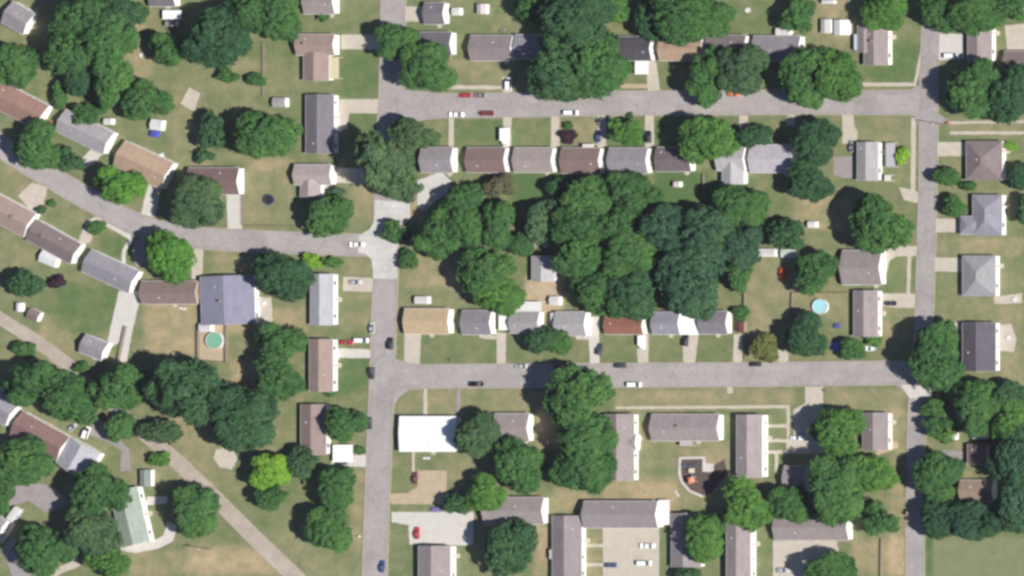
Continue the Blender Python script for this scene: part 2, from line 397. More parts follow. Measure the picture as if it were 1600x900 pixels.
ROADS = [
 ('road', [(-90,178),(-40,203),(0,227),(45,256),(100,289),(150,317),(200,344),(250,362),(300,371),(400,377),(500,381),(600,384)], 34, 0.155, ROADM, 'curving worn grey street at the left'),
 ('road', [(616,-70),(615,0),(614,60),(612,140),(607,240),(604,330),(603,420),(600,500),(597,600),(592,720),(588,830),(584,960)], 38, 0.17, ROADM2, 'long worn grey street running up and down left of centre'),
 ('road', [(606,163),(700,165),(800,164),(960,161.5),(1200,160),(1350,160),(1452,160)], 38, 0.185, ROADM, 'straight worn grey street across the top'),
 ('road', [(1458,-70),(1456,20),(1452,120),(1451,240),(1449,340),(1446,440),(1442,540),(1434,640),(1431,760),(1430,860),(1431,960)], 28, 0.20, ROADM2, 'narrow worn grey street running down the right side'),
 ('road', [(597,591),(700,588),(1000,586),(1200,585),(1350,583),(1440,582)], 37, 0.215, ROADM, 'straight worn grey street across the lower middle'),
]
road_objs = []
for nm, pts, wd, z, m, lab in ROADS:
    road_objs.append(strip(nm, pts, wd, z, m, lab))
strip('gravel_lane', [(-60,452),(0,497),(60,535),(120,582),(190,648),(260,706),(330,772),(400,842),(465,905),(520,960)], (19, 27), 0.06, LANE, 'narrow gravel lane running diagonally at the lower left')
# junction mouths
for pts, z, m, lab in [
  ([(592,140),(640,141),(700,146),(700,184),(660,188),(632,196),(592,205)], 0.145, ROADM, 'flared junction of the top street with the long street'),
  ([(617,560),(640,567),(680,570),(680,606),(640,608),(624,620),(612,640),(606,600)], 0.16, ROADM, 'flared junction of the lower street with the long street'),
  ([(1420,142),(1437,132),(1466,132),(1466,176),(1480,188),(1466,196),(1436,196),(1430,182),(1418,179)], 0.15, ROADM2, 'junction of the top street with the right-hand street'),
  ([(1395,565),(1455,560),(1455,620),(1424,625),(1414,612),(1400,602)], 0.165, ROADM2, 'junction of the lower street with the right-hand street'),
  ([(1408,601),(1450,601),(1450,622),(1421,622)], 0.235, CONCW, 'pale new concrete patch at the lower right corner'),
  ([(587,312),(640,317),(641,344),(628,352),(623,385),(621,436),(584,435),(581,405),(572,397),(560,394),(561,368),(578,358),(585,346)], 0.25, CONC, 'bright new concrete junction where the curving street meets the long street'),
]: slab('junction', pts, z, m, lab)
for pts, z, lab in [([(828,150),(868,150),(868,168),(828,168)], .2005, 'a'), ]: pass

DRIVES = [  # (kind, points, material, label)
 ('driveway', [(518,262),(590,263),(592,286),(560,287),(518,285)], 'c', 'cream drive beside the pale taupe corner house'),
 ('driveway', [(530,155),(594,155),(594,177),(530,177)], 'c', 'cream drive of the long dark grey house'),
 ('driveway', [(522,176),(545,176),(543,200),(530,206),(522,206)], 'c', 'cream patio by the long dark grey house'),
 ('driveway', [(533,54),(598,54),(598,77),(533,77)], 'c', 'cream drive of the tan house at the top'),
 ('driveway', [(630,10),(662,10),(662,34),(630,34)], 'c', 'cream drive of the small house at the top'),
 ('driveway', [(1010,95),(1025,95),(1032,143),(1012,143)], 'c', 'cream drive beside the charcoal roofed house'),
 ('driveway', [(785,120),(800,120),(800,146),(785,146)], 'c', 'short drive holding the white van'),
 ('driveway', [(701,180),(709,180),(709,228),(701,228)], 'c', 'narrow path first in the row below the top street'),
 ('driveway', [(786,180),(799,180),(799,232),(786,232)], 'c', 'drive under the white truck'),
 ('driveway', [(861,180),(874,180),(874,230),(861,230)], 'c', 'drive between the taupe and brown row houses'),
 ('driveway', [(934,180),(947,180),(947,230),(934,230)], 'c', 'drive with the blue car'),
 ('driveway', [(1008,180),(1022,180),(1022,230),(1008,230)], 'c', 'drive with the black car'),
 ('driveway', [(1155,180),(1169,180),(1169,232),(1155,232)], 'c', 'drive between two dark trees'),
 ('driveway', [(1229,178),(1242,178),(1242,196),(1229,196)], 'c', 'short drive beside the dark round tree'),
 ('driveway', [(1316,178),(1333,178),(1335,196),(1340,206),(1338,224),(1316,224)], 'c', 'wide cream drive near the right-hand street'),
 ('patio', [(1302,246),(1336,244),(1338,277),(1318,279),(1302,272)], 'g', 'grey patio beside the pale corner house'),
 ('driveway', [(1464,50),(1506,54),(1506,92),(1470,94),(1464,90)], 'w', 'white concrete parking pad at the top right'),
 ('driveway', [(1570,40),(1610,36),(1610,78),(1574,78)], 'c', 'cream yard at the top right corner'),
 ('driveway', [(1464,222),(1512,222),(1512,244),(1464,244)], 'c', 'cream drive of the brown hip roofed house'),
 ('driveway', [(1460,341),(1508,342),(1508,363),(1460,363)], 'c', 'cream drive of the blue grey house'),
 ('driveway', [(1456,402),(1508,403),(1508,425),(1456,424)], 'c', 'cream drive of the pale grey hip roofed house'),
 ('driveway', [(1456,504),(1503,504),(1503,516),(1456,516)], 'c', 'cream drive of the charcoal house'),
 ('driveway', [(1436,384),(1436,400),(1400,401),(1390,407),(1386,424),(1378,424),(1380,402),(1388,390),(1400,385)], 'c', 'curved cream path of the taupe house'),
 ('driveway', [(1374,458),(1434,459),(1434,481),(1400,481),(1374,478)], 'c', 'cream drive holding the dark car'),
 ('driveway', [(1405,292),(1436,300),(1436,318),(1412,312)], 'c', 'short drive by the big round tree'),
 ('driveway', [(536,433),(585,434),(585,456),(536,455)], 'c', 'cream drive holding the silver car'),
 ('driveway', [(525,544),(580,546),(580,560),(531,559),(526,566),(524,600),(518,600),(518,560)], 'w', 'white concrete drive of the pinkish house'),
 ('driveway', [(518,712),(576,710),(576,730),(518,728)], 'w', 'white drive under the white carport'),
 ('driveway', [(632,521),(658,521),(656,570),(632,570)], 'c', 'wide cream drive of the tan house'),
 ('driveway', [(776,520),(791,520),(790,570),(776,570)], 'c', 'narrow drive of the grey house'),
 ('driveway', [(756,524),(776,524),(776,530),(756,530)], 'c', 'front path of the grey house'),
 ('driveway', [(916,495),(936,495),(937,570),(922,570),(920,530),(900,530),(900,522),(914,522)], 'w', 'pale drive with the dark car beside it'),
 ('driveway', [(996,520),(1013,520),(1013,570),(996,570)], 'c', 'cream drive under the white truck'),
 ('driveway', [(1066,520),(1092,520),(1086,570),(1068,570)], 'c', 'cream drive below the white carport'),
 ('driveway', [(1147,522),(1160,522),(1160,568),(1145,568)], 'c', 'cream drive of the dark taupe house'),
 ('driveway', [(1215,545),(1232,550),(1232,570),(1215,570)], 'c', 'short earth drive by the round dark tree'),
 ('parking_lot', [(1258,604),(1286,604),(1286,640),(1300,690),(1296,706),(1230,708),(1228,690),(1240,680),(1240,640),(1258,630)], 'c', 'cream parking yard under the trees'),
 ('parking_lot', [(652,735),(698,735),(698,788),(612,788),(608,772),(638,770),(652,760)], 'd', 'tan gravel parking yard beside the long street'),
 ('parking_lot', [(612,800),(740,800),(740,852),(640,851),(638,820),(612,816)], 'w', 'pale concrete parking yard with the red car'),
 ('parking_lot', [(942,822),(1030,822),(1030,910),(942,910)], 'c', 'cream parking yard between the apartment blocks'),
 ('parking_lot', [(1208,858),(1310,854),(1312,875),(1260,905),(1208,905)], 'c', 'cream parking yard at the bottom right'),
 ('path', [(908,850),(942,850),(942,855),(908,855)], 'c', 'upper path to the parking yard'),
 ('path', [(908,880),(942,880),(942,885),(908,885)], 'c', 'lower path to the parking yard'),
 ('path', [(662,607),(667.5,607),(667.5,650),(662,650)], 'c', 'thin path to the white roofed building'),
 ('path', [(714,607),(719,607),(719,646),(714,646)], 'g', 'second thin path to the white roofed building'),
 ('path', [(644,706),(648,706),(648,738),(644,738)], 'c', 'path to the maroon car'),
 ('path', [(962,635),(1234,633),(1234,692),(1230,692),(1229,638),(962,639.5)], 'c', 'thin walk along the apartment blocks'),
 ('path', [(1136,604),(1145,604),(1145,615),(1136,615)], 'c', 'stub walk at the lower street'),
 ('path', [(1200,663),(1231,663),(1231,668),(1200,668)], 'c', 'upper walk to the tall apartment block'),
 ('path', [(1200,686),(1231,686),(1231,691),(1200,691)], 'c', 'middle walk to the tall apartment block'),
 ('path', [(1200,704),(1290,703),(1290,709),(1216,709),(1215,740),(1211,740),(1211,709),(1200,709)], 'c', 'lower walk to the tall apartment block'),
 ('path', [(1208,845),(1308,845),(1308,856),(1208,858)], 'c', 'walk below the wide taupe block'),
 ('path', [(1424,184),(1431,184),(1430,300),(1423,300)], 'c', 'sidewalk beside the right-hand street, upper stretch'),
 ('path', [(1418,400),(1424,400),(1421,480),(1416,480)], 'c', 'sidewalk beside the right-hand street, middle stretch'),
 ('path', [(1342,129),(1428,129),(1436,90),(1440,60),(1444,60),(1440,96),(1431,135),(1342,135)], 'c', 'sidewalk around the top right corner lawn'),
 ('path', [(700,133),(790,134),(790,140),(700,139)], 'c', 'sidewalk above the red car'),
 ('path', [(968,131),(1012,131),(1012,138),(968,138)], 'd', 'worn verge by the charcoal house'),
 ('path', [(1482,190),(1610,188),(1610,192),(1482,194)], 'c', 'upper sidewalk at the right edge'),
 ('path', [(1484,205),(1610,205),(1610,210),(1484,210)], 'c', 'lower sidewalk at the right edge'),
 ('patio', [(652,282),(690,268),(704,282),(700,300),(676,318),(666,330),(652,326)], 'n', 'bright white concrete pad behind the first row house'),
 ('driveway', [(186,455),(221,456),(206,520),(198,565),(184,565),(186,535),(166,548),(172,515)], 'w', 'white concrete drive to the small grey garage'),
 ('driveway', [(124,372),(135,346),(150,338),(160,342),(146,360),(142,378),(126,384)], 'c', 'cream drive of the dark grey-brown house'),
 ('driveway', [(28,306),(50,285),(75,292),(68,318),(50,330)], 'c', 'cream drive at the left edge'),
 ('path', [(160,345),(204,366),(208,376),(197,392),(196,412),(212,418),(216,424),(206,426),(190,414),(191,390),(202,374),(160,350)], 'w', 'white winding path of the grey house'),
 ('driveway', [(208,378),(222,370),(228,372),(226,410),(214,418),(206,402)], 'g', 'grey drive of the grey house'),
 ('driveway', [(233,284),(250,290),(246,322),(240,340),(220,334),(226,310)], 'w', 'white drive of the tan diagonal house'),
 ('driveway', [(354,302),(379,302),(378,358),(356,358)], 'w', 'cream white drive of the maroon roofed house'),
 ('driveway', [(298,388),(318,388),(316,428),(300,438)], 'c', 'cream drive by the bright green tree'),
 ('driveway', [(130,246),(143,232),(160,240),(145,258),(134,262)], 'w', 'pale drive of the long grey diagonal house'),
 ('patio', [(312,506),(356,506),(356,566),(312,562)], 'd', 'tan pool yard behind the blue grey house'),
 ('patio', [(404,466),(424,464),(426,506),(402,508)], 'c', 'cream patio of the blue grey house'),
 ('driveway', [(-20,752),(20,760),(60,755),(76,758),(110,786),(92,794),(74,802),(44,782),(22,790),(0,815),(-20,830)], 'g', 'grey turning yard at the lower left'),
 ('driveway', [(150,655),(172,662),(186,672),(190,690),(202,702),(204,735),(188,737),(190,704),(168,690),(136,678)], 'g', 'grey bent drive beside the pale grey house'),
 ('path', [(262,775),(230,776),(228,790),(262,786)], 'w', 'pale patio of the pale green house'),
 ('driveway', [(262,815),(276,822),(270,846),(246,858),(210,864),(174,856),(176,848),(212,852),(240,846),(256,836)], 'w', 'curved white path below the pale green house'),
 ('driveway', [(2,858),(20,841),(28,844),(18,858),(48,900),(50,910),(24,910)], 'g', 'grey bent drive at the bottom left corner'),
 ('path', [(64,900),(92,886),(120,874),(126,884),(96,896),(80,906),(64,906)], 'c', 'cream path at the bottom left'),
 ('path', [(-5,842),(24,806),(30,812),(4,850)], 'c', 'cream path beside the white trailer'),
 ('patio', [(338,702),(360,698),(372,716),(362,734),(344,730),(334,716)], 'c', 'round gravel patch beside the lane'),
 ('patio', [(296,136),(313,146),(303,174),(282,162)], 'c', 'square pale slab in the lawn'),
 ('patio', [(1563,508),(1580,506),(1588,530),(1584,550),(1563,548)], 'c', 'rounded patio behind the charcoal house'),
 ('patio', [(1554,464),(1597,458),(1597,474),(1554,475)], 'c', 'cream deck of the pale grey hip roofed house'),
 ('patio', [(820,444),(868,442),(874,470),(862,486),(842,486),(836,462),(822,462)], 'd', 'bare tan yard in the wooded block'),
 ('path', [(1460,720),(1472,703),(1508,706),(1512,716),(1490,716)], 'g', 'grey path to the small brown house'),
 ('path', [(1395,690),(1402,690),(1404,700),(1370,712),(1368,706)], 'd', 'bare earth beside the lone taupe house'),
 ('path', [(1212,400),(1166,398),(1166,392),(1212,392)], 'd', 'bare earth around the white sheds'),
 ('playground_surface', [(1063,717),(1100,716),(1100,735),(1132,718),(1136,740),(1110,772),(1097,774),(1078,768),(1066,752)], None, 'dark mulch of the playground'),
]
for k, (kind, pts, mk, lab) in enumerate(DRIVES):
    slab(kind, pts, 0.03 + 0.0012*k, MULCH if mk is None else MATS[mk], lab, ragged=0.12)

# kerbs, left open at drives and junctions
for (nm, pts, wd, z, m, lab), (ro, L, R) in zip(ROADS, road_objs):
    for side, E in (('L', L), ('R', R)):
        b = MB(); sg = 1 if side == 'L' else -1
        for i in range(len(E)-1):
            a, c = P(*E[i]), P(*E[i+1]); d = (c-a).normalized(); nrm = Vector((-d.y, d.x, 0)) * (-sg)
            mid = (a+c)/2 + nrm*0.5
            hit = [zz for poly, zz, bb in SHEETS if bb[0] <= mid.x <= bb[2] and bb[1] <= mid.y <= bb[3] and inside(poly, mid.x, mid.y)]
            if hit or abs(mid.x) > 260 or abs(mid.y) > 150: continue
            q = [a, c, c+nrm*0.28, a+nrm*0.28]
            zt = z + 0.11
            b.add([(v.x, v.y, -.05) for v in q] + [(v.x, v.y, zt) for v in q], [(4,5,6,7),(7,6,5,4)][:1] + [(0,1,5,4),(2,3,7,6),(1,2,6,5),(3,0,4,7)])
        if b.v: b.build('kerb', KERB, ro)

FIELD = mat('mown_field', D(141, 147, 110), var=0.12, scale=0.25, fine=2.5)
_n = FIELD.node_tree; _b = _n.nodes['Principled BSDF']; _s = _b.inputs['Base Color'].links[0].from_socket
_tc = _n.nodes.new('ShaderNodeTexCoord'); _w = _n.nodes.new('ShaderNodeTexWave'); _w.bands_direction = 'Y'; _w.inputs['Scale'].default_value = 0.17; _w.inputs['Distortion'].default_value = 0.6; _w.inputs['Detail'].default_value = 2
_n.links.new(_tc.outputs['Object'], _w.inputs['Vector'])
_r = _n.nodes.new('ShaderNodeMapRange'); _r.inputs['To Min'].default_value = .985; _r.inputs['To Max'].default_value = 1.015; _n.links.new(_w.outputs['Fac'], _r.inputs['Value'])
_m = _n.nodes.new('ShaderNodeVectorMath'); _m.operation = 'SCALE'; _n.links.new(_s, _m.inputs[0]); _n.links.new(_r.outputs[0], _m.inputs['Scale']); _n.links.new(_m.outputs[0], _b.inputs['Base Color'])
slab('mown_field', [(1458,842),(1700,838),(1700,960),(1460,960)], 0.02, FIELD, 'pale mown field in the bottom right corner', ragged=.25)

# ------------------------------------------------------------------ buildings
_roofm = {}
def roof_mat(col):
    k = tuple(col)
    if k not in _roofm:
        _roofm[k] = mat('roof_%d_%d_%d' % k, D(*[(v_*.86+sum(col)/3*.14)*1.02 for v_ in col]), rough=0.95, var=0.14, scale=0.6, fine=3.0, spec=0.1, bump=0.25, streak=(1.0, 0.45, 1.0), obvar=0.12)
    return _roofm[k]
VENT = MB(); VENT.tube((0,0,-.3),(0,0,.35),.07); VENT = VENT.mesh('vent_pipe', DARKM)
BOXV = MB(); BOXV.box(-.22,-.22,-.2,.22,.22,.16); BOXV.box(-.3,-.3,.16,.3,.3,.22); BOXV = BOXV.mesh('roof_vent', METAL)
CHIM = MB(); CHIM.box(-.35,-.35,-1.2,.35,.35,.8); CHIM.box(-.43,-.43,.8,.43,.43,.93); CHIM.box(-.2,-.2,.93,.2,.2,1.1); CHIM = CHIM.mesh('chimney', CHIMM)
def win_mesh(wd, ht):
    f = MB(); t = .09
    f.box(-wd/2-t, -.05, -ht/2-t, -wd/2, .05, ht/2+t); f.box(wd/2, -.05, -ht/2-t, wd/2+t, .05, ht/2+t)
    f.box(-wd/2, -.05, ht/2, wd/2, .05, ht/2+t); f.box(-wd/2-.12, -.09, -ht/2-t, wd/2+.12, .051, -ht/2); f.box(-wd/2, -.03, -.03, wd/2, .04, .03)
    p = MB(); p.box(-wd/2, -.015, -ht/2, wd/2, .03, ht/2)
    return f.mesh('window', TRIM), p.mesh('pane', GLASS)
WINS = [win_mesh(1.0, 1.2), win_mesh(1.7, 1.2), win_mesh(0.7, 0.8)]
DOORMESH = MB(); DOORMESH.box(-.48,-.05,0,.48,.05,2.05); DOORMESH = DOORMESH.mesh('door', DOORC)
HANDLE = MB(); HANDLE.tube((.36,-.12,1.0),(.36,-.04,1.0),.03); HANDLE = HANDLE.mesh('handle', METAL)
STEP = MB(); STEP.box(-.9,-1.3,-.02,.9,-.06,.2); STEP.box(-.7,-1.65,-.02,.7,-1.3,.1); STEP = STEP.mesh('doorstep', CONCC)

def block(root, Lx, Ly, roof, wall, eave, pitch, ridge, hip, off=(0,0), over=0.32, gutter=True, wins=True, door=None, storeys=1, chimney=False, vents=2, rs=None):
    """one walled body with its roof; Lx, Ly are the roof's outer sizes"""
    rs = rs or random.Random(int(abs(Lx*131+Ly*17+off[0]*7)*10))
    ox, oy = off
    turn = ridge == 'y'
    A, B = (Ly, Lx) if turn else (Lx, Ly)          # A along the ridge
    def T(p):
        x, y, z = p
        return (ox - y, oy + x, z) if turn else (ox + x, oy + y, z)
    tp = math.tan(math.radians(pitch)); ha, hb = A/2, B/2
    oa = over*0.8; wa, wb = ha-oa, hb-over
    rise = hb*tp; th = 0.16
    ze = eave                                     # underside of roof at the outer eave edge
    zw = ze + over*tp - 0.02                      # wall top
    v = [(-wa,-wb,-.1),(wa,-wb,-.1),(wa,wb,-.1),(-wa,wb,-.1),(-wa,-wb,zw),(wa,-wb,zw),(wa,wb,zw),(-wa,wb,zw)]
    f = [(0,1,5,4),(2,3,7,6)]
    if hip: f += [(1,2,6,5),(3,0,4,7),(4,5,6,7)]
    else:
        zg = ze + rise - 0.03
        v += [(wa,0,zg),(-wa,0,zg)]; f += [(1,2,6,8,5),(3,0,4,9,7)]
    obj('wall', mesh('wall', [T(p) for p in v], f), root, wall)
    if hip:
        rl = max(0.3, ha-hb)
        v = [(-ha,-hb,ze),(ha,-hb,ze),(ha,hb,ze),(-ha,hb,ze),(-ha,-hb,ze+th),(ha,-hb,ze+th),(ha,hb,ze+th),(-ha,hb,ze+th),(-rl,0,ze+th+rise),(rl,0,ze+th+rise)]
        f = [(0,3,2,1),(0,1,5,4),(1,2,6,5),(2,3,7,6),(3,0,4,7),(4,5,9,8),(6,7,8,9),(5,6,9),(7,4,8)]
    else:
        v = []
        for x in (-ha, ha):
            v += [(x,-hb,ze),(x,-hb,ze+th),(x,0,ze+rise+th),(x,hb,ze+th),(x,hb,ze),(x,0,ze+rise)]
        f = [(1,7,8,2),(2,8,9,3),(0,6,7,1),(3,9,10,4),(5,11,6,0),(4,10,11,5),(0,1,2,5),(5,2,3,4),(6,11,8,7),(11,10,9,8)]
    ro = obj('roof', mesh('roof', [T(p) for p in v], f), root, roof)
    rl = max(0.3, ha-hb) if hip else ha
    b = MB(); zr = ze+th+rise
    vs = []
    for x in (-rl, rl): vs += [(x,-.16,zr-.16*tp+.015),(x,0,zr+.05),(x,.16,zr-.16*tp+.015)]
    b.add([T(p) for p in vs], [(0,3,4,1),(1,4,5,2),(0,1,2),(3,5,4)])
    b.build('ridge_cap', roof, ro)
    for k in range(vents):
        x = rs.uniform(-.7,.7)*rl; y = rs.choice((-1,1))*rs.uniform(.25,.6)*hb
        z = zr - abs(y)*tp
        obj('vent_pipe' if k % 2 == 0 else 'roof_vent', VENT if k % 2 == 0 else BOXV, ro, None, loc=T((x,y,z)))
    if chimney:
        x = rs.uniform(-.5,.5)*rl
        obj('chimney', CHIM, ro, None, loc=T((x, .12*hb, zr)))
    if gutter:
        for s in (-1, 1):
            b = MB(); y0, y1 = sorted((s*(hb+.005), s*(hb+.12)))
            q = [T((-ha,y0,ze+.02)), T((ha,y1,ze+.13))]
            b.box(min(q[0][0],q[1][0]), min(q[0][1],q[1][1]), q[0][2], max(q[0][0],q[1][0]), max(q[0][1],q[1][1]), q[1][2])
            b.build('gutter', TRIM, root)
        if not hip:
            for s in (-1, 1):                       # rake boards on the gables
                b = MB(); x0, x1 = sorted((s*(ha+.004), s*(ha+.04)))
                vs = []
                for x in (x0, x1): vs += [(x,-hb,ze-.04),(x,0,ze+rise-.04),(x,hb,ze-.04),(x,-hb,ze+th-.02),(x,0,ze+rise+th-.02),(x,hb,ze+th-.02)]
                b.add([T(p) for p in vs], [(0,1,4,3),(1,2,5,4),(6,9,10,7),(7,10,11,8),(0,6,7,1),(1,7,8,2),(3,4,10,9),(4,5,11,10),(0,3,9,6),(2,8,11,5)])
                b.build('rake_board', TRIM, ro)
    if wins:
        def place(x, y, rz, kind, z):
            fm, pm = WINS[kind]
            rot = rz + (math.pi/2 if turn else 0)
            o = obj('window', fm, root, None, loc=T((x,y,z)), rot=(0,0,rot)); obj('pane', pm, o)
        for st in range(storeys):
            zc = 1.65 + st*2.7
            for s, rz in ((-1, 0), (1, math.pi)):
                n = max(1, int(2*wa/5.5)); 
                for k in range(n):
                    x = -wa + (k+.5)*2*wa/n
                    if door is not None and s == door and k == n//2 and st == 0:
                        rot = rz + (math.pi/2 if turn else 0)
                        d = obj('door', DOORMESH, root, None, loc=T((x, s*(wb+.03), .15)), rot=(0,0,rot)); obj('handle', HANDLE, d)
                        obj('doorstep', STEP, root, None, loc=T((x, s*(wb+.0), -.05)), rot=(0,0,rot))
                        continue
                    place(x, s*(wb+.03), rz, 1 if (k % 2 == 0 and n < 5) else 0, zc)
            for s, rz in ((1, math.pi/2), (-1, -math.pi/2)):
                n = 1
                for k in range(n): place(s*(wa+.03), -wb*.4, rz, 2, zc)
    return zr

def house(label, cx, cy, wpx, hpx, roof, wall='w', ang=0.0, ridge=None, hip=False, pitch=18, eave=2.9, cat='house', name='house', wings=(), chimney=None, group=None, storeys=1, over=0.32, gutter=True, vents=2, door=-1, awning=None, wins=True):
    """roof of wpx by hpx photograph pixels seen centred at cx, cy; ang clockwise in the photograph"""
    p = P(cx, cy, eave+0.1)
    root = thing(name, label, cat, (p.x, p.y, 0), -math.radians(ang), group)
    Lx, Ly = wpx*S, hpx*S
    ridge = ridge or ('x' if Lx >= Ly else 'y')
    ch = (rnd.random() < 0.12) if chimney is None else chimney
    block(root, Lx, Ly, roof_mat(roof), WALLS[wall], eave, pitch, ridge, hip, over=over, gutter=gutter, storeys=storeys, chimney=ch, vents=vents, door=door, wins=wins)
    for i, (dx, dy, wx, wy, rg, e2) in enumerate(wings):
        block(root, wx*S, wy*S, roof_mat(roof), WALLS[wall], eave+e2, pitch, rg, hip, off=(dx*S, -dy*S), over=over, vents=0, wins=False)
    if awning:                                     # (dx, dy, w, h px, colour): a flat porch or patio roof on posts
        for dx, dy, aw, ah, col in awning:
            m = mat('awning_%d_%d_%d' % col, D(*col, k=1.2), rough=0.5, var=0.05)
            x0, y0, x1, y1 = dx*S-aw*S/2, -dy*S-ah*S/2, dx*S+aw*S/2, -dy*S+ah*S/2
            b = MB(); b.box(x0, y0, 2.46, x1, y1, 2.56)
            k = x0
            while k < x1: b.box(k, y0-.01, 2.57, k+.06, y1+.01, 2.60); k += .45
            a = b.build('porch_roof', m, root)
            for (qx, qy) in ((x0+.12,y0+.12),(x1-.12,y0+.12),(x1-.12,y1-.12),(x0+.12,y1-.12)):
                b = MB(); b.box(qx-.06, qy-.06, -.1, qx+.06, qy+.06, 2.46); b.build('post', TRIM, a)
    return root
def rc(x0, y0, x1, y1): return (x0+x1)/2, (y0+y1)/2, x1-x0, y1-y0

def carport(label, x0, y0, x1, y1, col, group=None, h=2.5, ang=0):
    cx, cy, wx, wy = rc(x0, y0, x1, y1); p = P(cx, cy, h)
    r = thing('carport', label, 'carport', (p.x, p.y, 0), -math.radians(ang), group)
    m = mat('sheet_roof_%d_%d_%d' % col, D(*col, k=1.5), rough=0.45, var=0.05, spec=0.4)
    a, c = wx*S/2, wy*S/2
    b = MB(); b.box(-a,-c,h-.08,a,c,h); k = -a+.1
    while k < a-.1: b.box(k,-c-.015,h+.002,k+.07,c+.015,h+.04); k += .6
    b.build('roof', m, r)
    for sx in (-1, 0, 1):
        for sy in (-1, 1):
            b = MB(); b.box(sx*(a-.2)-.06, sy*(c-.2)-.06, -.05, sx*(a-.2)+.06, sy*(c-.2)+.06, h-.08); b.build('post', TRIM, r)
    for sy in (-1, 1):
        b = MB(); b.box(-a+.1, sy*(c-.2)-.05, h-.22, a-.1, sy*(c-.2)+.05, h-.081); b.build('beam', TRIM, r)
    return r
def shed(label, cx, cy, wpx, hpx, roof, wall='w', ang=0, ridge=None, group='garden sheds', hgt=2.0):
    p = P(cx, cy, hgt+.2)
    r = thing('garden_shed', label, 'shed', (p.x, p.y, 0), -math.radians(ang), group)
    Lx, Ly = wpx*S, hpx*S
    block(r, Lx, Ly, roof_mat(roof), WALLS[wall], hgt, 16, ridge or ('x' if Lx >= Ly else 'y'), False, over=.12, gutter=False, wins=False, vents=0)
    b = MB(); b.box(-.55, -Ly/2+.06, .02, .55, -Ly/2+.16, 1.75); d = b.build('door', TRIM, r)
    b = MB(); b.box(.38, -Ly/2+.02, .85, .46, -Ly/2+.059, 1.0); b.build('handle', DARKM, d)
    return r

GREY, DGREY, LGREY = (156,149,153), (126,119,126), (180,177,181)
TAUPE, BROWN, MAROON = (164,151,149), (142,120,114), (134,110,107)
TAN, CHAR, BLUEG, PINKB = (186,160,133), (98,92,101), (150,150,172), (168,146,137)
RG = 'houses in the row below the top street'; LG = 'houses in the row above the lower street'; AG = 'apartment blocks at the bottom'
H = house
# upper left quarter
H('square grey roofed house in the top left corner, turned diagonally', 28, 28, 40, 38, GREY, ang=30)
H('grey brown roofed house cut by the top edge beside a white canopy', 254, -6, 40, 32, DGREY)
H('terracotta roofed diagonal house at the left edge above the curving street', 26, 163, 92, 42, (166,130,116), ang=27)
H('long pale grey roofed diagonal house left of the tan roofed one', 132, 206, 84, 38, (172,167,171), ang=26)
H('tan roofed diagonal house behind a bright green tree', 224, 258, 84, 46, TAN, ang=25)
H('dark maroon roofed house with white east gable and a pale straight drive', 334, 283, 80, 42, MAROON)
H('pinkish brown roofed diagonal house at the left edge below the curving street', 6, 331, 92, 42, (176,152,141), ang=28)
H('dark grey-brown roofed diagonal house with a white box beside it', 84, 378, 80, 36, (136,120,119), ang=29)
H('blue tinged grey roofed diagonal house with a winding white path', 172, 424, 82, 38, (156,152,160), ang=25)
H('low brown roofed house partly under the vivid green tree', 265, 457, 88, 36, (144,124,117), wall='b')
H('wide blue grey roofed house with a fenced pool yard below it', 356, 469, 84, 76, BLUEG, pitch=12, ridge='y', ang=-2)
H('grey brown roofed house cut by the top edge right of a big tree', 499, 2, 48, 40, (160,148,146))
H('tan brown L-shaped house with a white wall beside the long street', 493, 70, 60, 33, (168,145,136), ridge='x', wings=[(1, 34, 40, 44, 'y', -.1)], awning=[(28,36,14,34,(214,206,172))])
H('long dark grey roofed house lying along the long street', 500, 194, 44, 92, (132,126,133), ridge='y')
H('pale taupe L-shaped corner house behind a round tree', 489, 273, 58, 32, (178,165,162), ridge='x', wings=[(-4, 22, 32, 26, 'y', -.1)])
H('small house with dark grey roof and tall white gable at the top', 679, 21, 32, 34, (130,123,130), ridge='x')
H('dark roofed house half hidden by a round tree near the top', 681, 68, 50, 36, (120,113,122), ridge='x')
H('grey brown roofed house above the red car', 768, 75, 66, 40, (148,136,137), ridge='x')
H('grey roofed house mostly hidden under the big top tree', 828, 73, 46, 38, (150,145,152), ridge='x')
H('charcoal roofed house with a white carport in front', 992, 76, 52, 38, (92,88,98), ridge='x')
H('tan roofed house right of the charcoal roofed one', 1064, 76, 68, 38, (188,160,133), ridge='x')
H('dark taupe roofed house behind trees on the top street', 1135, 73, 62, 36, (136,124,126), ridge='x')
H('grey roofed house with white shed behind, left of the white sheds', 1214, 76, 74, 40, (150,144,150), ridge='x')
H('taupe roofed house with a pale blue patio roof, on the top right corner lawn', 1369, 72, 38, 60, TAUPE, ridge='y', wings=[(-17,-12,24,44,'y',-.12)], awning=[(-28,-6,15,25,(200,206,220))])
H('taupe roofed house with long white wall beside the white parking pad', 1531, 66, 38, 60, TAUPE, ridge='y')
H('brown roofed house cut by the right edge near the top', 1596, 94, 54, 28, (138,122,118), ridge='x')
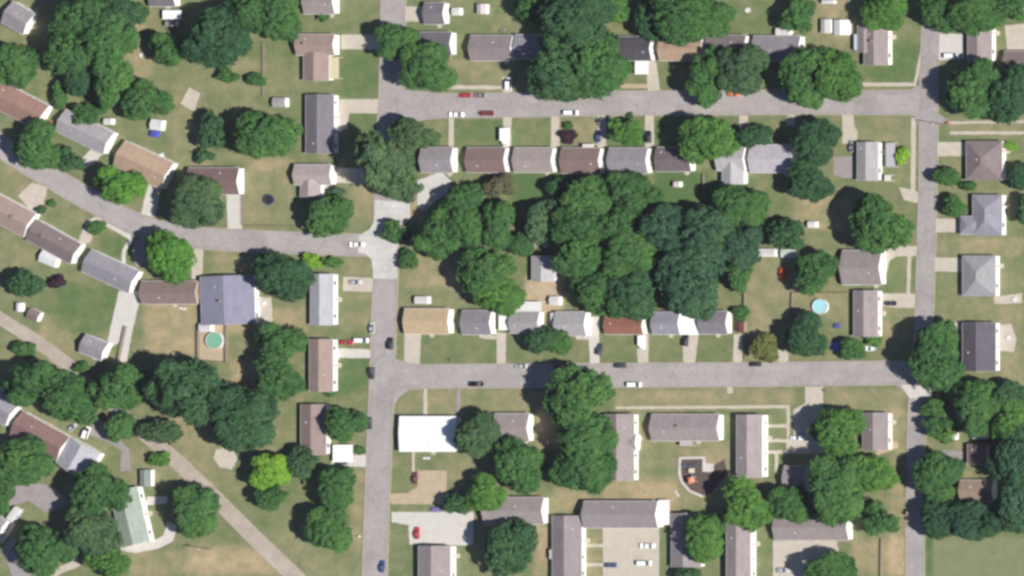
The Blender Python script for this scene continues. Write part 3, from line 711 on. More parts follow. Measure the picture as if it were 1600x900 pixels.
# row below the top street
H('grey roofed house, first of the row from the long street', 683, 250, 50, 40, (158,151,156), ridge='x', group=RG)
H('two-tone brown roofed row house, second from the long street', 760, 250, 61, 39, (140,116,111), ridge='x', group=RG)
H('pale taupe roofed row house between two brown roofed ones', 834, 250, 61, 39, (170,157,152), ridge='x', group=RG)
H('warm brown roofed row house, fourth from the long street', 908, 251, 61, 40, (146,122,115), ridge='x', group=RG, awning=[(10,-22,18,8,(220,216,210))])
H('lavender grey roofed row house left of the darkest roof', 982, 251, 61, 40, (156,150,158), ridge='x', group=RG)
H('darkest brown roofed row house partly under a bright tree', 1053, 249, 54, 38, (124,112,116), ridge='x', group=RG)
H('pale grey roofed row house with a patched back wing under the bright tree', 1142, 248, 44, 38, (186,184,186), ridge='x', group=RG, wings=[(3,22,34,36,'y',-.1)])
H('pale lavender roofed house, last of the row before the dark round trees', 1206, 248, 68, 44, (194,187,194), ridge='x', group=RG)
H('pale grey roofed corner house with a bright white long wall', 1356, 252, 33, 60, (178,173,174), ridge='y', awning=[(34,-10,14,38,(188,186,190)),(30,26,10,10,(222,216,206))])
# right-hand street
H('brown hip roofed house at the right, beside a cream drive', 1538, 251, 56, 62, (142,129,127), hip=True, ridge='y')
H('blue grey hip roofed house with a front wing, right side', 1543, 336, 46, 64, (156,154,165), hip=True, ridge='y', wings=[(-26,16,34,28,'x',-.12)])
H('pale grey hip roofed house above a cream deck, right side', 1530, 431, 52, 64, (166,164,167), hip=True, ridge='y')
H('long charcoal roofed house beside the big tree at the right', 1530, 542, 52, 76, (108,101,111), ridge='y')
H('taupe roofed house with a small pale blue patio roof', 1347, 418, 62, 54, (158,146,144), ridge='x', awning=[(-20,18,18,20,(186,194,206))])
H('narrow taupe roofed house right of the round pale blue pool', 1353, 490, 38, 72, (162,150,149), ridge='y')
# row above the lower street
H('tan roofed house on the corner of the lower street', 667, 502, 70, 40, (202,178,138), ridge='x', group=LG, pitch=14)
H('dark grey roofed house second in the lower row', 745, 504, 46, 38, (146,140,147), ridge='x', group=LG)
H('grey roofed house with a white back roof, third in the lower row', 820, 504, 46, 34, (166,162,165), ridge='x', group=LG, awning=[(5,-25,40,16,(226,224,220))])
H('pale grey roofed house behind a small dark tree in the lower row', 892, 506, 48, 38, (174,171,173), ridge='x', group=LG)
H('rust red roofed house in the lower row', 975, 509, 60, 27, (160,108,88), ridge='x', group=LG)
H('lavender grey roofed house with a white carport at its side', 1041, 505, 43, 35, (152,150,162), ridge='x', group=LG)
H('dark taupe roofed house at the right end of the lower row', 1115, 504, 44, 36, (140,134,141), ridge='x', group=LG)
H('small pale roofed house in the clearing of the wooded block', 849, 420, 36, 40, (190,187,188), ridge='y')
# long street, left side
H('long pale metal roofed house left of the long street', 503, 468, 36, 80, (184,184,192), ridge='y')
H('long pinkish brown roofed house beside the parked red car', 502, 571, 37, 82, (170,147,138), ridge='y')
H('mauve brown roofed house behind a white carport', 490, 671, 40, 78, (156,136,131), ridge='y')
# lower left
H('grey roofed diagonal house cut by the left edge beside the maroon one', -2, 634, 52, 44, (160,155,163), ang=33)
H('maroon roofed diagonal house at the lower left', 62, 681, 84, 42, (148,116,112), ang=29)
H('pale grey roofed wing house joined to the maroon diagonal house', 122, 716, 54, 46, (186,185,194), ang=29, ridge='y')
H('pale green roofed house with a bright white wall at the lower left', 203, 808, 44, 88, (166,180,166), ang=-13, ridge='y', over=.2)
H('small square grey garage with white door end beside the white drive', 146, 543, 38, 30, (158,153,160), ang=22, name='garage', cat='garage')
H('grey roof corner cut by the left edge below the turning yard', -6, 818, 26, 24, (160,154,158), ang=30, ridge='x')
# apartments
H('wide building with a flat bright white roof', 668, 678, 88, 55, (255,254,252), ridge='x', pitch=4, name='apartment_block', cat='building', group=AG, eave=3.4)
H('taupe roofed house half under a tree right of the white roof', 800, 668, 54, 44, TAUPE, ridge='x', group=AG)
H('taupe roofed block beside the pale parking yard at the bottom edge', 679, 884, 50, 62, (162,150,149), ridge='y', group=AG, eave=3.6, name='apartment_block', cat='building')
H('taupe roofed block half under the bright green tree near the tan yard', 803, 798, 94, 42, (164,153,152), ridge='x', group=AG, name='apartment_block', cat='building')
H('long taupe roofed block left of the cream parking yard', 886, 858, 46, 104, (158,146,147), ridge='y', group=AG, name='apartment_block', cat='building')
H('wide grey taupe roofed block above the cream parking yard', 970, 804, 116, 42, (156,147,148), ridge='x', group=AG, name='apartment_block', cat='building', eave=3.6)
H('taupe roofed block standing right of the big paired trees', 968, 699, 46, 104, (166,154,153), ridge='y', group=AG, name='apartment_block', cat='building', wings=[(16,-8,20,26,'x',-.2)])
H('wide taupe roofed block above the playground', 1071, 668, 106, 42, (164,152,151), ridge='x', group=AG, name='apartment_block', cat='building', awning=[(0,24,20,10,(190,180,178))])
H('long taupe roofed block with a bright white wall right of the playground', 1171, 697, 40, 98, (170,158,157), ridge='y', group=AG, name='apartment_block', cat='building', eave=4.0)
H('long taupe roofed block at the bottom edge with small paths beside it', 1154, 862, 38, 94, (164,152,151), ridge='y', group=AG, name='apartment_block', cat='building', eave=3.8)
H('small taupe roofed building between two leafy trees', 1243, 748, 36, 40, (162,150,149), ridge='x', group=AG)
H('wide taupe roofed block above the bottom right parking yard', 1268, 824, 116, 40, (162,150,149), ridge='x', group=AG, name='apartment_block', cat='building')
H('lone taupe roofed house near the lower right junction', 1368, 674, 40, 58, (160,149,149), ridge='y', group=AG)
H('taupe roofed house hidden under the bright bottom tree', 1072, 844, 46, 84, (158,147,148), ridge='y', group=AG)
H('tiny brown roofed house at the right near the woods', 1527, 710, 30, 32, (148,122,114), ridge='y', wall='b')
H('mottled brown roofed house at the right above the dark tree row', 1526, 766, 52, 32, (160,138,118), ridge='x')
# carports and sheds
carport('flat white carport in front of the charcoal roofed house', 992, 92, 1013, 116, (226,225,222))
carport('white carport between the lavender and dark taupe houses', 1062, 490, 1092, 523, (230,229,228))
carport('white carport of the mauve brown house', 520, 695, 551, 722, (230,229,226))
carport('white carport between the two first grey houses of the lower row', 779, 491, 793, 516, (222,220,214))
carport('white canopy at the top edge beside a big dark tree', 254, 16, 283, 30, (226,226,224))
carport('white entrance canopy at the end of the wide grey block', 1029, 781, 1046, 820, (226,214,208))
shed('small grey shed under the white canopy at the top', 266, 37, 16, 9, GREY)
shed('grey shed with white end above the big round tree', 436, 160, 20, 15, (170,166,166))
shed('tiny white shed right of the small top house', 712, 18, 12, 12, (222,220,216))
shed('white shed with pinkish roof side near the top', 752, 14, 14, 16, (212,200,196))
shed('white shed behind the grey house on the top street', 1223, 50, 22, 12, (224,222,216))
shed('pale grey shed, left one of the pair behind the corner house', 1290, 41, 15, 22, (206,203,202))
shed('bright white shed, right one of the pair behind the corner house', 1314, 43, 22, 24, (232,231,228))
shed('white shed at the top edge above the pair of sheds', 1293, 3, 18, 6, (226,224,220))
shed('white shed at the top right corner', 1594, 18, 14, 16, (214,206,200))
shed('white shed beside the edge of the wooded block', 1198, 395, 26, 13, (222,218,214))
shed('pale green white shed above the round tree', 1232, 396, 24, 13, (205,220,206))
shed('white shed behind the tan house of the lower row', 658, 469, 20, 12, (224,220,214))
shed('white shed in the bare yard of the wooded block', 866, 470, 15, 14, (226,222,214))
shed('tiny white shed in the bright green back lawn', 1057, 288, 9, 9, (220,214,206))
shed('brown shed with white front in the left yard', 52, 492, 18, 16, (140,120,116), ang=25)
shed('grey green shed beside the gravel lane', 227, 747, 17, 26, (150,160,152), ridge='y')
shed('white shed right of the small lime shrub, near the right-hand street', 1482, 682, 22, 11, (226,224,222))
shed('white shed above the tiny brown house', 1530, 681, 21, 10, (222,222,226))
shed('small white shed beside the pool yard', 320, 512, 18, 13, (220,216,216))
shed('maroon shed at the right end of the lower row', 1156, 511, 12, 16, (112,66,66), wall='b')
shed('small white garden shed beside the long grey diagonal house', 168, 190, 12, 10, (220,220,216))
shed('white box shed beside the dark grey-brown diagonal house', 76, 404, 28, 20, (230,230,230), ang=22)
shed('small white shed in the lawn above the round dark tree', 1268, 351, 12, 10, (226,224,224))
shed('tiny white shed in the far left lawn', 29, 480, 8, 14, (224,222,218))

# ------------------------------------------------------------------ trees and shrubs
def crown_mesh(name, seed, R, lobes, clumps, per, card, conic=0.0):
    """foliage of many leaf sprays, normalised to a radius of about 1"""
    g = np.random.default_rng(seed)
    nl = lobes
    ang = g.uniform(0, 2*np.pi, nl) + np.arange(nl)*2*np.pi/nl
    rad = g.uniform(.34, .72, nl); rad[0] = 0.05
    C = np.stack([rad*np.cos(ang), rad*np.sin(ang), g.uniform(-.28, .32, nl)], 1); C[0, 2] = .36
    lr = g.uniform(.24, .47, nl); lr[0] = .52
    # clump centres on the outside of the lobes
    pts = []; nrm = []; lid = []
    while len(pts) < clumps:
        k = g.integers(nl); d = g.normal(size=3); d /= np.linalg.norm(d)
        if d[2] < -.55: continue
        p = C[k] + d*lr[k]*g.uniform(.86, 1.06)
        if np.any(np.linalg.norm(C - p, axis=1) < lr*.84): continue
        if conic: p = np.array([p[0]*(1-conic*(p[2]+.6)*.6), p[1]*(1-conic*(p[2]+.6)*.6), p[2]*1.25])
        pts.append(p); nrm.append(d); lid.append(k)
    pts = np.array(pts); nrm = np.array(nrm); lid = np.array(lid)
    cr = g.uniform(.08, .165, clumps)
    ltint = g.uniform(-.22, .22, nl); ctint = g.uniform(-.22, .22, clumps)
    N = clumps*per; ci = np.repeat(np.arange(clumps), per)
    d = g.normal(size=(N, 3)); d /= np.linalg.norm(d, axis=1)[:, None]
    d = d + .55*nrm[ci]; d[:, 2] += .25; d /= np.linalg.norm(d, axis=1)[:, None]
    pos = pts[ci] + d*(cr[ci]*g.uniform(.55, 1.08, N))[:, None]*np.array([1.12, 1.12, .85])
    n = d*.9 + g.normal(size=(N, 3))*.42; n[:, 2] += .2; n /= np.linalg.norm(n, axis=1)[:, None]
    # a thin fill inside so that the far side does not show through
    F = N//4
    fd = g.normal(size=(F, 3)); fd /= np.linalg.norm(fd, axis=1)[:, None]; fk = g.integers(0, nl, F)
    fp = C[fk] + fd*(lr[fk]*g.uniform(.62, .93, F))[:, None]
    if conic: fp[:, :2] *= (1-conic*(fp[:, 2:]+.6)*.6)
    pos = np.concatenate([pos, fp]); n = np.concatenate([n, fd])
    tint = np.concatenate([.5+ltint[lid[ci]]+ctint[ci]+g.normal(size=N)*.10, np.full(F, .5)])
    T = len(pos)
    t = g.normal(size=(T, 3)); u = np.cross(n, t); u /= np.linalg.norm(u, axis=1)[:, None]; v = np.cross(n, u)
    s = card/R*g.uniform(.6, 1.35, T); s[N:] *= 1.7
    asp = g.uniform(.55, 1.0, T)
    q = np.stack([pos-u*s[:, None]*.5, pos-v*(s*asp)[:, None]*.5, pos+u*s[:, None]*.5, pos+v*(s*asp)[:, None]*.5], 1)
    q[:, 0] -= n*(s*.18)[:, None]; q[:, 2] -= n*(s*.18)[:, None]
    ext = np.percentile(np.hypot(pos[:, 0], pos[:, 1]), 97); q[..., :2] /= ext
    q[..., 2] /= max(.6, np.percentile(pos[:, 2], 99))
    me = bpy.data.meshes.new(name)
    me.vertices.add(T*4); me.vertices.foreach_set('co', q.reshape(-1).astype(np.float32))
    me.loops.add(T*4); me.loops.foreach_set('vertex_index', np.arange(T*4, dtype=np.int32))
    me.polygons.add(T); me.polygons.foreach_set('loop_start', np.arange(0, T*4, 4, dtype=np.int32)); me.polygons.foreach_set('loop_total', np.full(T, 4, dtype=np.int32))
    a = me.attributes.new('tint', 'FLOAT', 'FACE'); a.data.foreach_set('value', np.clip(tint, 0, 1).astype(np.float32))
    me.update(calc_edges=True); me.validate()
    me.materials.append(LEAF['m'])
    return me
def trunk_mesh(name, seed, r):
    """tapered trunk from 0 to the crown's middle at z = 1 with limbs that fork into the crown"""
    q = random.Random(seed); b = MB()
    b.tube((0,0,-.05),(0.01,0.0,.12), r*1.5, r, 9); b.tube((.01,0,.12),(.0,.02,.6), r, r*.8, 9); b.tube((0,.02,.6),(.01,0,1.2), r*.8, r*.3, 8)
    for k in range(7):
        t = 2*math.pi*k/7 + q.uniform(-.3,.3); z0 = q.uniform(.45,.75)
        m1 = (.28*math.cos(t), .28*math.sin(t), z0+.22); e = (.58*math.cos(t+.2), .58*math.sin(t+.2), z0+.45)
        b.tube((0,0,z0), m1, r*.45, r*.3, 6); b.tube(m1, e, r*.3, r*.1, 5)
        b.tube(m1, (m1[0]*1.4-.1*math.sin(t), m1[1]*1.4+.1*math.cos(t), m1[2]+.3), r*.22, r*.08, 5)
    return b.mesh(name, BARK)
BIG = [crown_mesh('crown_large', 100+i, 11, 10+i % 5, 400, 46, .80) for i in range(7)]
MED = [crown_mesh('crown_medium', 200+i, 6.5, 8+i % 4, 220, 36, .62) for i in range(6)]
SML = [crown_mesh('crown_small', 300+i, 3.0, 6+i % 3, 100, 30, .44) for i in range(5)]
CON = [crown_mesh('crown_conifer', 400+i, 8, 6, 200, 50, .55, conic=.45) for i in range(3)]
TRK = [trunk_mesh('trunk', i, .035) for i in range(4)]

def tree(cx, cy, rx, ry, tone, label, name='tree', cat='tree', group=None, conifer=False, tall=1.0):
    rx *= S*1.045; ry *= S*1.045; Rm = (rx+ry)/2
    bush = name != 'tree'
    c = Rm*(.62 if not conifer else .85)*tall
    if bush: hc = c*.85
    else: hc = c + max(1.2, .25*Rm) * (1.0 if tall <= 1 else tall)
    a = math.sqrt(max(rx*rx-(LEAN*c*.8)**2, (.62*rx)**2)); bb = ry
    p = P(cx, cy, hc)
    o = thing(name, label, cat, (p.x, p.y, 0), rnd.uniform(0, 6.28) if False else 0, group)
    pool = CON if conifer else BIG if Rm > 7.6 else MED if Rm > 3.7 else SML
    me = rnd.choice(pool); k = rnd.randrange(4)
    # quarter turns keep the crown's two radii where they belong
    sx, sy = (a, bb) if k % 2 == 0 else (bb, a)
    sc = (sx*rnd.choice((-1, 1)), sy, c)
    obj('crown', me, o, LEAF[tone], loc=(0, 0, hc), rot=(0, 0, k*math.pi/2), scale=sc)
    if not bush:
        obj('trunk', rnd.choice(TRK), o, None, rot=(0, 0, rnd.uniform(0, 6.28)), scale=(Rm*.9, Rm*.9, hc*.92))
    else:
        b = MB()
        for j in range(3):
            t = j*2.1; b.tube((0,0,-.05), (.35*a*math.cos(t), .35*a*math.sin(t), hc), .06, .02, 5)
        b.build('stem', BARK, o)
    return o
T = tree
g1 = 'trees in the upper left yards'; g2 = 'trees along the top edge'; g3 = 'trees of the wooded block'; g4 = 'trees around the apartment blocks'; g5 = 'trees at the lower left'; g6 = 'trees along the right-hand street'; g7 = 'trees along the streets'
for row in [
 (15,103,41,39,'m','leafy mid green tree at the left edge above the terracotta roof',g1),
 (128,26,55,42,'m','broad tree at the upper left, top one of its large clump',g1),
 (116,74,50,42,'m','broad tree on the left side of the large upper left clump',g1),
 (166,64,46,52,'m','tall green tree in the middle of the large upper left clump',g1),
 (193,14,38,30,'d','dark tree cut by the top edge in the large upper left clump',g1),
 (127,116,28,34,'d','darker blue green tree at the foot of the upper left clump',g1),
 (180,132,30,46,'m','slim green tree hanging below the upper left clump',g1),
 (226,160,38,33,'m','round green tree above the white and blue tarp shed',g1),
 (265,78,31,29,'m','mid sized round tree left of the very large dark one',g1),
 (343,55,53,47,'d','very large dark green tree near the top left',g1),
 (400,16,42,36,'m','leafy tree cut by the top edge, left of a joined pair',g2),
 (438,26,34,37,'m','leafy tree near the top edge, right of a joined pair',g2),
 (60,229,38,37,'m','green tree on the bend of the curving street, left edge',g1),
 (110,250,22,20,'d','small dark tree joined to the right of the bend tree',g1),
 (332,204,23,29,'d','narrow dark tree left of the big round backyard tree',g1),
 (412,211,45,42,'m','big round backyard tree left of the long dark grey house',g1),
 (187,290,38,33,'f','bright green round tree in front of the tan diagonal house',g7),
 (306,317,45,41,'o','dull dark tree in front of the maroon roofed house',g7),
 (262,402,38,42,'f','vivid green tree below the curving street, left of a cream drive',g7),
 (40,440,29,24,'d','dark round tree below the pinkish diagonal house at the left',g1),
 (438,433,48,38,'d','dark wide tree right of the blue grey house',g7),
 (515,337,38,33,'m','perfectly round mid green tree beside the curving street',g7),
 (438,533,38,32,'m','green tree, upper of two behind the pinkish brown house',g7),
 (441,585,42,34,'m','green tree, lower of two behind the pinkish brown house',g7),
 (56,598,50,40,'m','green tree over the gravel lane at the left edge',g5),
 (102,622,48,40,'m','green tree above the maroon roof, right of the lane edge tree',g5),
 (190,606,46,40,'m','olive green tree right of the gravel lane gap',g5),
 (298,612,63,57,'d','largest dark tree of the lower left, below the pool yard',g5),
 (377,652,58,50,'d','dark large tree right and below the largest lower left one',g5),
 (252,677,34,22,'o','low dull olive tree touching the gravel lane',g5),
 (186,668,23,27,'m','small green tree wedged against the gravel lane',g5),
 (36,720,52,36,'m','wide green tree in front of the maroon roofed diagonal house',g5),
 (153,772,43,45,'m','green tree below the pale grey wing house',g5),
 (140,827,44,40,'o','greyish green tree left of the pale green roof',g5),
 (70,856,45,43,'m','round green tree in the bottom left corner',g5),
 (170,880,32,25,'b','brighter tree at the bottom edge below the curved white path',g5),
 (4,778,17,32,'m','tree cut by the left edge beside the grey turning yard',g5),
 (305,797,39,41,'m','round green tree right of the pale green house',g5),
 (424,740,32,30,'l','yellow lime crowned tree in the lower left lawn',g5),
 (424,779,30,22,'m','green tree just below the yellow lime one',g5),
 (474,726,28,26,'o','dull greyish tree behind the mauve brown house',g5),
 (525,762,33,32,'m','round tree beside the long street, upper of two on the lawn',g5),
 (517,831,34,38,'m','round tree beside the long street, lower of two on the lawn',g5),
 (538,660,32,29,'m','tree in front of the mauve brown house',g7),
 (622,62,34,31,'m','round tree standing over the top of the long street',g7),
 (675,106,46,38,'m','round tree on the corner of the top street',g7),
 (650,207,40,28,'o','dull green tree on the corner below the top street',g7),
 (900,30,60,46,'d','very large dark tree at the top edge, centre',g2),
 (838,14,34,26,'m','green tree cut by the top edge, left of the large dark centre one',g2),
 (960,10,32,24,'b','bright green tree cut by the top edge, right of the large dark centre one',g2),
 (872,106,56,54,'d','huge dark tree reaching over the top street',g7),
 (932,100,50,50,'m','big green tree joined to the right of the huge street tree',g7),
 (962,112,26,28,'b','bright green edge tree beside the white carport',g7),
 (1066,26,58,38,'m','large tree above the tan roofed house at the top',g2),
 (1018,28,28,34,'d','dark tree left of the large one above the tan roof',g2),
 (1112,30,36,28,'m','green tree right of the large one above the tan roof',g2),
 (1250,27,29,28,'m','single round tree at the top left of the two white sheds',g2),
 (1384,18,34,29,'b','bright green tree over the corner house at the top',g2),
 (1466,22,34,30,'m','green tree over the top end of the right-hand street',g2),
 (1522,20,46,30,'m','wide green tree at the top right',g2),
 (1580,10,30,24,'m','tree cut by the top right corner',g2),
 (1104,119,32,43,'m','green tree left of a joined pair over the top street',g7),
 (1166,108,42,38,'o','duller tree right of a joined pair over the top street',g7),
 (1258,119,42,43,'m','open green tree, left one of the pair at the right end of the top street',g7),
 (1308,118,40,42,'b','brighter tree, right one of the pair at the right end of the top street',g7),
 (1522,140,44,46,'m','large tree below the white parking pad',g6),
 (1580,146,42,46,'d','large darker tree cut by the right edge near the top',g6),
 (980,206,30,20,'b','low bright green tree between two drives below the top street',g7),
 (1101,218,42,42,'b','bright green tree covering the end of the darkest row roof',g7),
 (1176,213,28,21,'d','dark oval tree in front of the pale lavender roof',g7),
 (1275,224,39,36,'d','dark round tree right of the pale lavender roof',g7),
 (1270,281,40,30,'d','dark tree directly below the dark round one by the patio',g7),
 (1381,345,48,50,'m','big round tree left of the right-hand street',g6),
 (1230,365,30,28,'d','dark round tree above the white sheds',g6),
 (1279,428,37,32,'m','round green tree left of the taupe house with blue patio roof',g6),
 (1261,525,35,33,'d','dark round tree below the pale blue pool',g6),
 (1330,547,21,18,'m','small tree between the blue paddling pool and the white boat',g6),
 (1195,540,24,23,'y','yellowish olive tree at the right end of the lower row',g6),
 (1464,560,45,50,'m','big oval tree on the lower right junction',g6),
 (1480,278,21,17,'m','small tree at the kerb below the brown hip roof',g6),
 (1494,323,22,17,'m','small tree in front of the blue grey hip roof',g6),
 (1594,278,20,21,'d','tree cut by the right edge beside the brown hip roof',g6),
 (1608,332,22,26,'d','tree cut by the right edge beside the blue grey hip roof',g6),
 # wooded block
 (783,292,26,19,'r','brownish thin crowned tree behind the two-tone brown house',g3),
 (720,315,34,28,'m','green tree beside the bright white concrete pad',g3),
 (690,366,42,36,'m','green tree at the left end of the wooded block',g3),
 (726,356,34,38,'m','green tree second from the left end of the wooded block',g3),
 (783,350,25,38,'m','narrow green tree below the brownish crown in the wooded block',g3),
 (872,293,22,19,'d','small dark round tree behind the warm brown row house',g3),
 (852,345,32,34,'s','pale sage green tree in the wooded block',g3),
 (922,302,40,34,'m','green tree behind the lavender grey row house',g3),
 (985,298,44,34,'m','green tree left of the bright green back lawn',g3),
 (905,352,46,38,'m','broad green tree in the middle of the wooded block',g3),
 (965,352,44,34,'m','green tree right of the middle of the wooded block',g3),
 (1160,318,44,34,'m','green tree below the pale grey row house',g3),
 (1040,360,46,42,'e','dark tree below the bright green back lawn',g3),
 (1108,365,50,44,'e','dark tree in the upper right part of the wooded block',g3),
 (1160,380,40,36,'e','dark tree at the right edge of the wooded block',g3),
 (985,398,50,40,'m','mid green tree at the heart of the wooded block',g3),
 (912,395,46,38,'m','mid green tree right of the small pale roofed house',g3),
 (1080,436,56,54,'e','largest dark tree at the lower right of the wooded block',g3),
 (998,456,46,42,'d','dark tree above the lavender grey lower row house',g3),
 (934,456,42,40,'m','green tree above the rust red roof',g3),
 (1158,432,22,30,'m','small green tree beside the brown fence',g3),
 (762,428,44,40,'m','large round tree left of the small pale roofed house',g3),
 (778,462,40,30,'b','bright green tree above the grey houses of the lower row',g3),
 (815,385,20,22,'m','small tree above the bare tan yard',g3),
 (845,532,26,24,'d','small tree in front of the lower row, left of a touching pair',g7),
 (874,538,20,22,'m','small tree in front of the lower row, right of a touching pair',g7),
 # bottom
 (908,624,52,52,'m','large tree hanging over the lower street, top of three in line',g4),
 (912,690,49,46,'m','large tree directly below the one over the lower street, middle of three',g4),
 (911,736,46,40,'m','large tree above the wide grey taupe block, lowest of three in line',g4),
 (745,680,36,36,'o','olive tree covering the end of the white roof',g4),
 (808,728,42,44,'m','green tree below the half hidden taupe house',g4),
 (756,771,33,28,'b','bright green tree beside the tan gravel yard',g4),
 (714,786,22,19,'d','small dark tree at the corner of the tan gravel yard',g4),
 (798,855,42,45,'d','dark tree at the bottom edge left of the long taupe block',g4),
 (1100,839,36,35,'b','bright green round tree at the bottom, between two blocks',g4),
 (1078,900,22,16,'d','dark tree cut by the bottom edge beside the cream parking yard',g4),
 (1172,785,42,39,'b','bright green tree covering the end of the white walled block',g4),
 (1236,792,33,31,'m','green tree joined to the right of the bright one by the white walled block',g4),
 (1311,675,45,38,'b','bright green tree left of the lone taupe house',g4),
 (1306,762,48,56,'m','largest tree of the lower right lots',g4),
 (1352,742,40,36,'b','lighter tree on the upper right of the largest lower right one',g4),
 (1376,811,28,27,'m','small round tree beside the right-hand street near the bottom',g4),
 (1294,888,42,26,'m','tree at the bottom edge by the right parking yard',g4),
 (1462,638,24,15,'m','small tree at the kerb below the big junction tree',g6),
 (1465,666,24,16,'m','small tree second below the big junction tree',g6),
 (1524,634,40,42,'m','large tree below the charcoal roofed house',g6),
 (1576,620,30,26,'d','dark tree right of the large one below the charcoal roof',g6),
 (1580,662,36,34,'b','light green tree at the right edge below the charcoal house',g6),
 (1590,720,42,52,'e','dark tree of the right edge woods, upper',g6),
 (1594,785,38,50,'e','dark tree of the right edge woods, lower',g6),
 (1466,736,38,33,'m','round tree over the right-hand street, above the dark tree row',g6),
 (1470,772,26,20,'m','small tree between the round one and the dark tree row',g6),
 (1468,810,36,28,'d','first tree of the dark row from the right-hand street',g6),
 (1514,811,40,29,'e','second tree of the dark row from the right-hand street',g6),
 (1560,815,36,26,'d','third tree of the dark row from the right-hand street',g6),
]:
    T(*row[:6], group=row[6])
T(606,243,46,58,'o','large dull spruce standing on the long street corner', group=g7, conifer=True)
T(622,288,30,30,'o','smaller dull spruce below the large corner one', group=g7, conifer=True)
gs = 'garden shrubs'
for row in [
 (218,17,15,12,'m','round shrub at the top left beside a bare patch'),(357,117,18,12,'m','oval shrub in the upper left lawn below the very large tree'),
 (400,125,15,12,'m','dark oval shrub right of the upper left lawn shrub'),(320,243,15,13,'d','dark shrub above the maroon roofed house'),
 (138,178,24,20,'m','round shrub tree covering the corner of the long grey diagonal roof'),(94,150,13,22,'m','upright shrub right of the terracotta roof'),
 (150,355,15,12,'m','small shrub in the lawn above the blue tinged roof'),(64,328,9,7,'d','tiny dark shrub beside the pinkish diagonal house'),(81,318,8,6,'m','tiny shrub in the lawn below the curving street'),
 (90,441,14,12,'p','round purple shrub left of the white concrete drive'),(488,408,15,14,'l','small lime shrub above the pale metal roof'),(520,411,16,10,'b','low green shrub on the corner below the curving street'),
 (128,574,13,10,'m','small shrub beside the garage at the gravel lane'),(516,612,11,8,'m','small shrub at the corner of the pinkish brown house'),(561,703,10,8,'m','small shrub beside the white carport at the long street'),
 (619,362,23,18,'m','oval hedge shrub at the bright concrete junction'),(638,405,17,16,'m','round shrub below the bright concrete junction'),
 (890,214,14,11,'p','purple red shrub in the tan front lawn'),(1159,490,14,12,'m','small shrub at the end of the brown fence'),(1410,245,13,14,'l','lime shrub beside the pale corner house'),
 (1577,228,13,8,'l','lime shrub behind the brown hip roofed house'),(1512,289,16,8,'m','low shrub below the brown hip roof'),(1480,683,14,12,'b','bright shrub at the kerb left of the white sheds'),
 (1331,886,12,15,'d','dark shrub at the bottom edge near the right-hand street'),(525,300,15,9,'s','pale sage shrub beside the taupe corner house'),
 (250,718,18,13,'b','bright shrub beside the gravel lane'),(1540,690,9,7,'m','shrub at the corner of the tiny brown house'),(40,690,8,6,'d','shrub beside the maroon diagonal house'),
 (985,180,7,5,'d','tiny shrub at the kerb of the top street'),(506,22,9,12,'m','shrub at the corner of the top edge house'),(455,725,8,6,'m','shrub beside the mauve brown house'),
 (40,545,20,14,'m','low shrub by the gravel lane in the left lawn'),(1365,532,14,10,'b','bright shrub above the white boat'),(735,90,8,5,'m','low shrub beside the grey brown roof on the top street'),
 (888,197,8,8,'m','small green shrub above the purple red one'),(440,18,0,0,None,None),
]:
    if row[4]: T(*row, name='shrub', cat='shrub', group=gs)

# ------------------------------------------------------------------ vehicles
def loft(secs, n):
    vs = [p for s in secs for p in s]; fs = []
    for k in range(len(secs)-1):
        for i in range(n):
            a, b = k*n+i, k*n+(i+1) % n
            fs.append((a, b, b+n, a+n))
    fs.append(tuple(range(n-1, -1, -1))); fs.append(tuple((len(secs)-1)*n+i for i in range(n)))
    return vs, fs
def body_section(x, hw, z0, z1):
    r = min(.16, (z1-z0)*.35)
    return [(x,-hw*.93,z0),(x,-hw,z0+r),(x,-hw,z1-r),(x,-hw*.90,z1-r*.25),(x,-hw*.55,z1),(x,hw*.55,z1),(x,hw*.90,z1-r*.25),(x,hw,z1-r),(x,hw,z0+r),(x,hw*.93,z0)]
def cabin_section(x, w0, w1, z0, z1): return [(x,-w0,z0),(x,-w1,z1),(x,w1,z1),(x,w0,z0)]
SPEC = {   # body stations (x, half width, bottom, top), cabin stations (x, w0, w1, z0, z1), roof (x0, x1, half width, z)
 'sedan': ([(-2.35,.72,.42,.72),(-2.2,.86,.28,.9),(-1.5,.9,.24,.95),(0,.91,.22,.93),(.9,.9,.24,.92),(1.8,.87,.26,.82),(2.25,.8,.3,.7),(2.38,.66,.4,.6)],
           [(-1.75,.78,.74,.9,.92),(-1.1,.8,.64,.9,1.4),(.3,.8,.64,.9,1.42),(1.05,.78,.72,.88,.92)], (-1.12,.32,.64,1.41)),
 'suv': ([(-2.3,.78,.45,.85),(-2.2,.9,.32,1.02),(-1.4,.94,.3,1.06),(0,.95,.28,1.05),(.9,.94,.3,1.04),(1.8,.92,.32,.98),(2.25,.86,.36,.85),(2.38,.74,.45,.72)],
         [(-2.2,.82,.76,1.0,1.06),(-1.95,.84,.7,1.0,1.66),(.25,.84,.7,1.0,1.68),(1.0,.82,.76,1.0,1.06)], (-1.98,.28,.71,1.67)),
 'van': ([(-2.5,.85,.45,.95),(-2.42,.96,.35,1.15),(0,.98,.32,1.16),(1.4,.98,.34,1.14),(2.1,.94,.36,1.02),(2.5,.86,.42,.85),(2.6,.72,.5,.7)],
         [(-2.42,.92,.84,1.1,1.9),(-1.0,.93,.84,1.1,1.98),(.9,.93,.84,1.1,1.96),(1.9,.88,.8,1.08,1.14)], (-2.4,.95,.85,1.965)),
}
def simple(col, name, rough=.35): return mat(name, col, rough=rough, var=.03, scale=.6, fine=4, spec=.5)
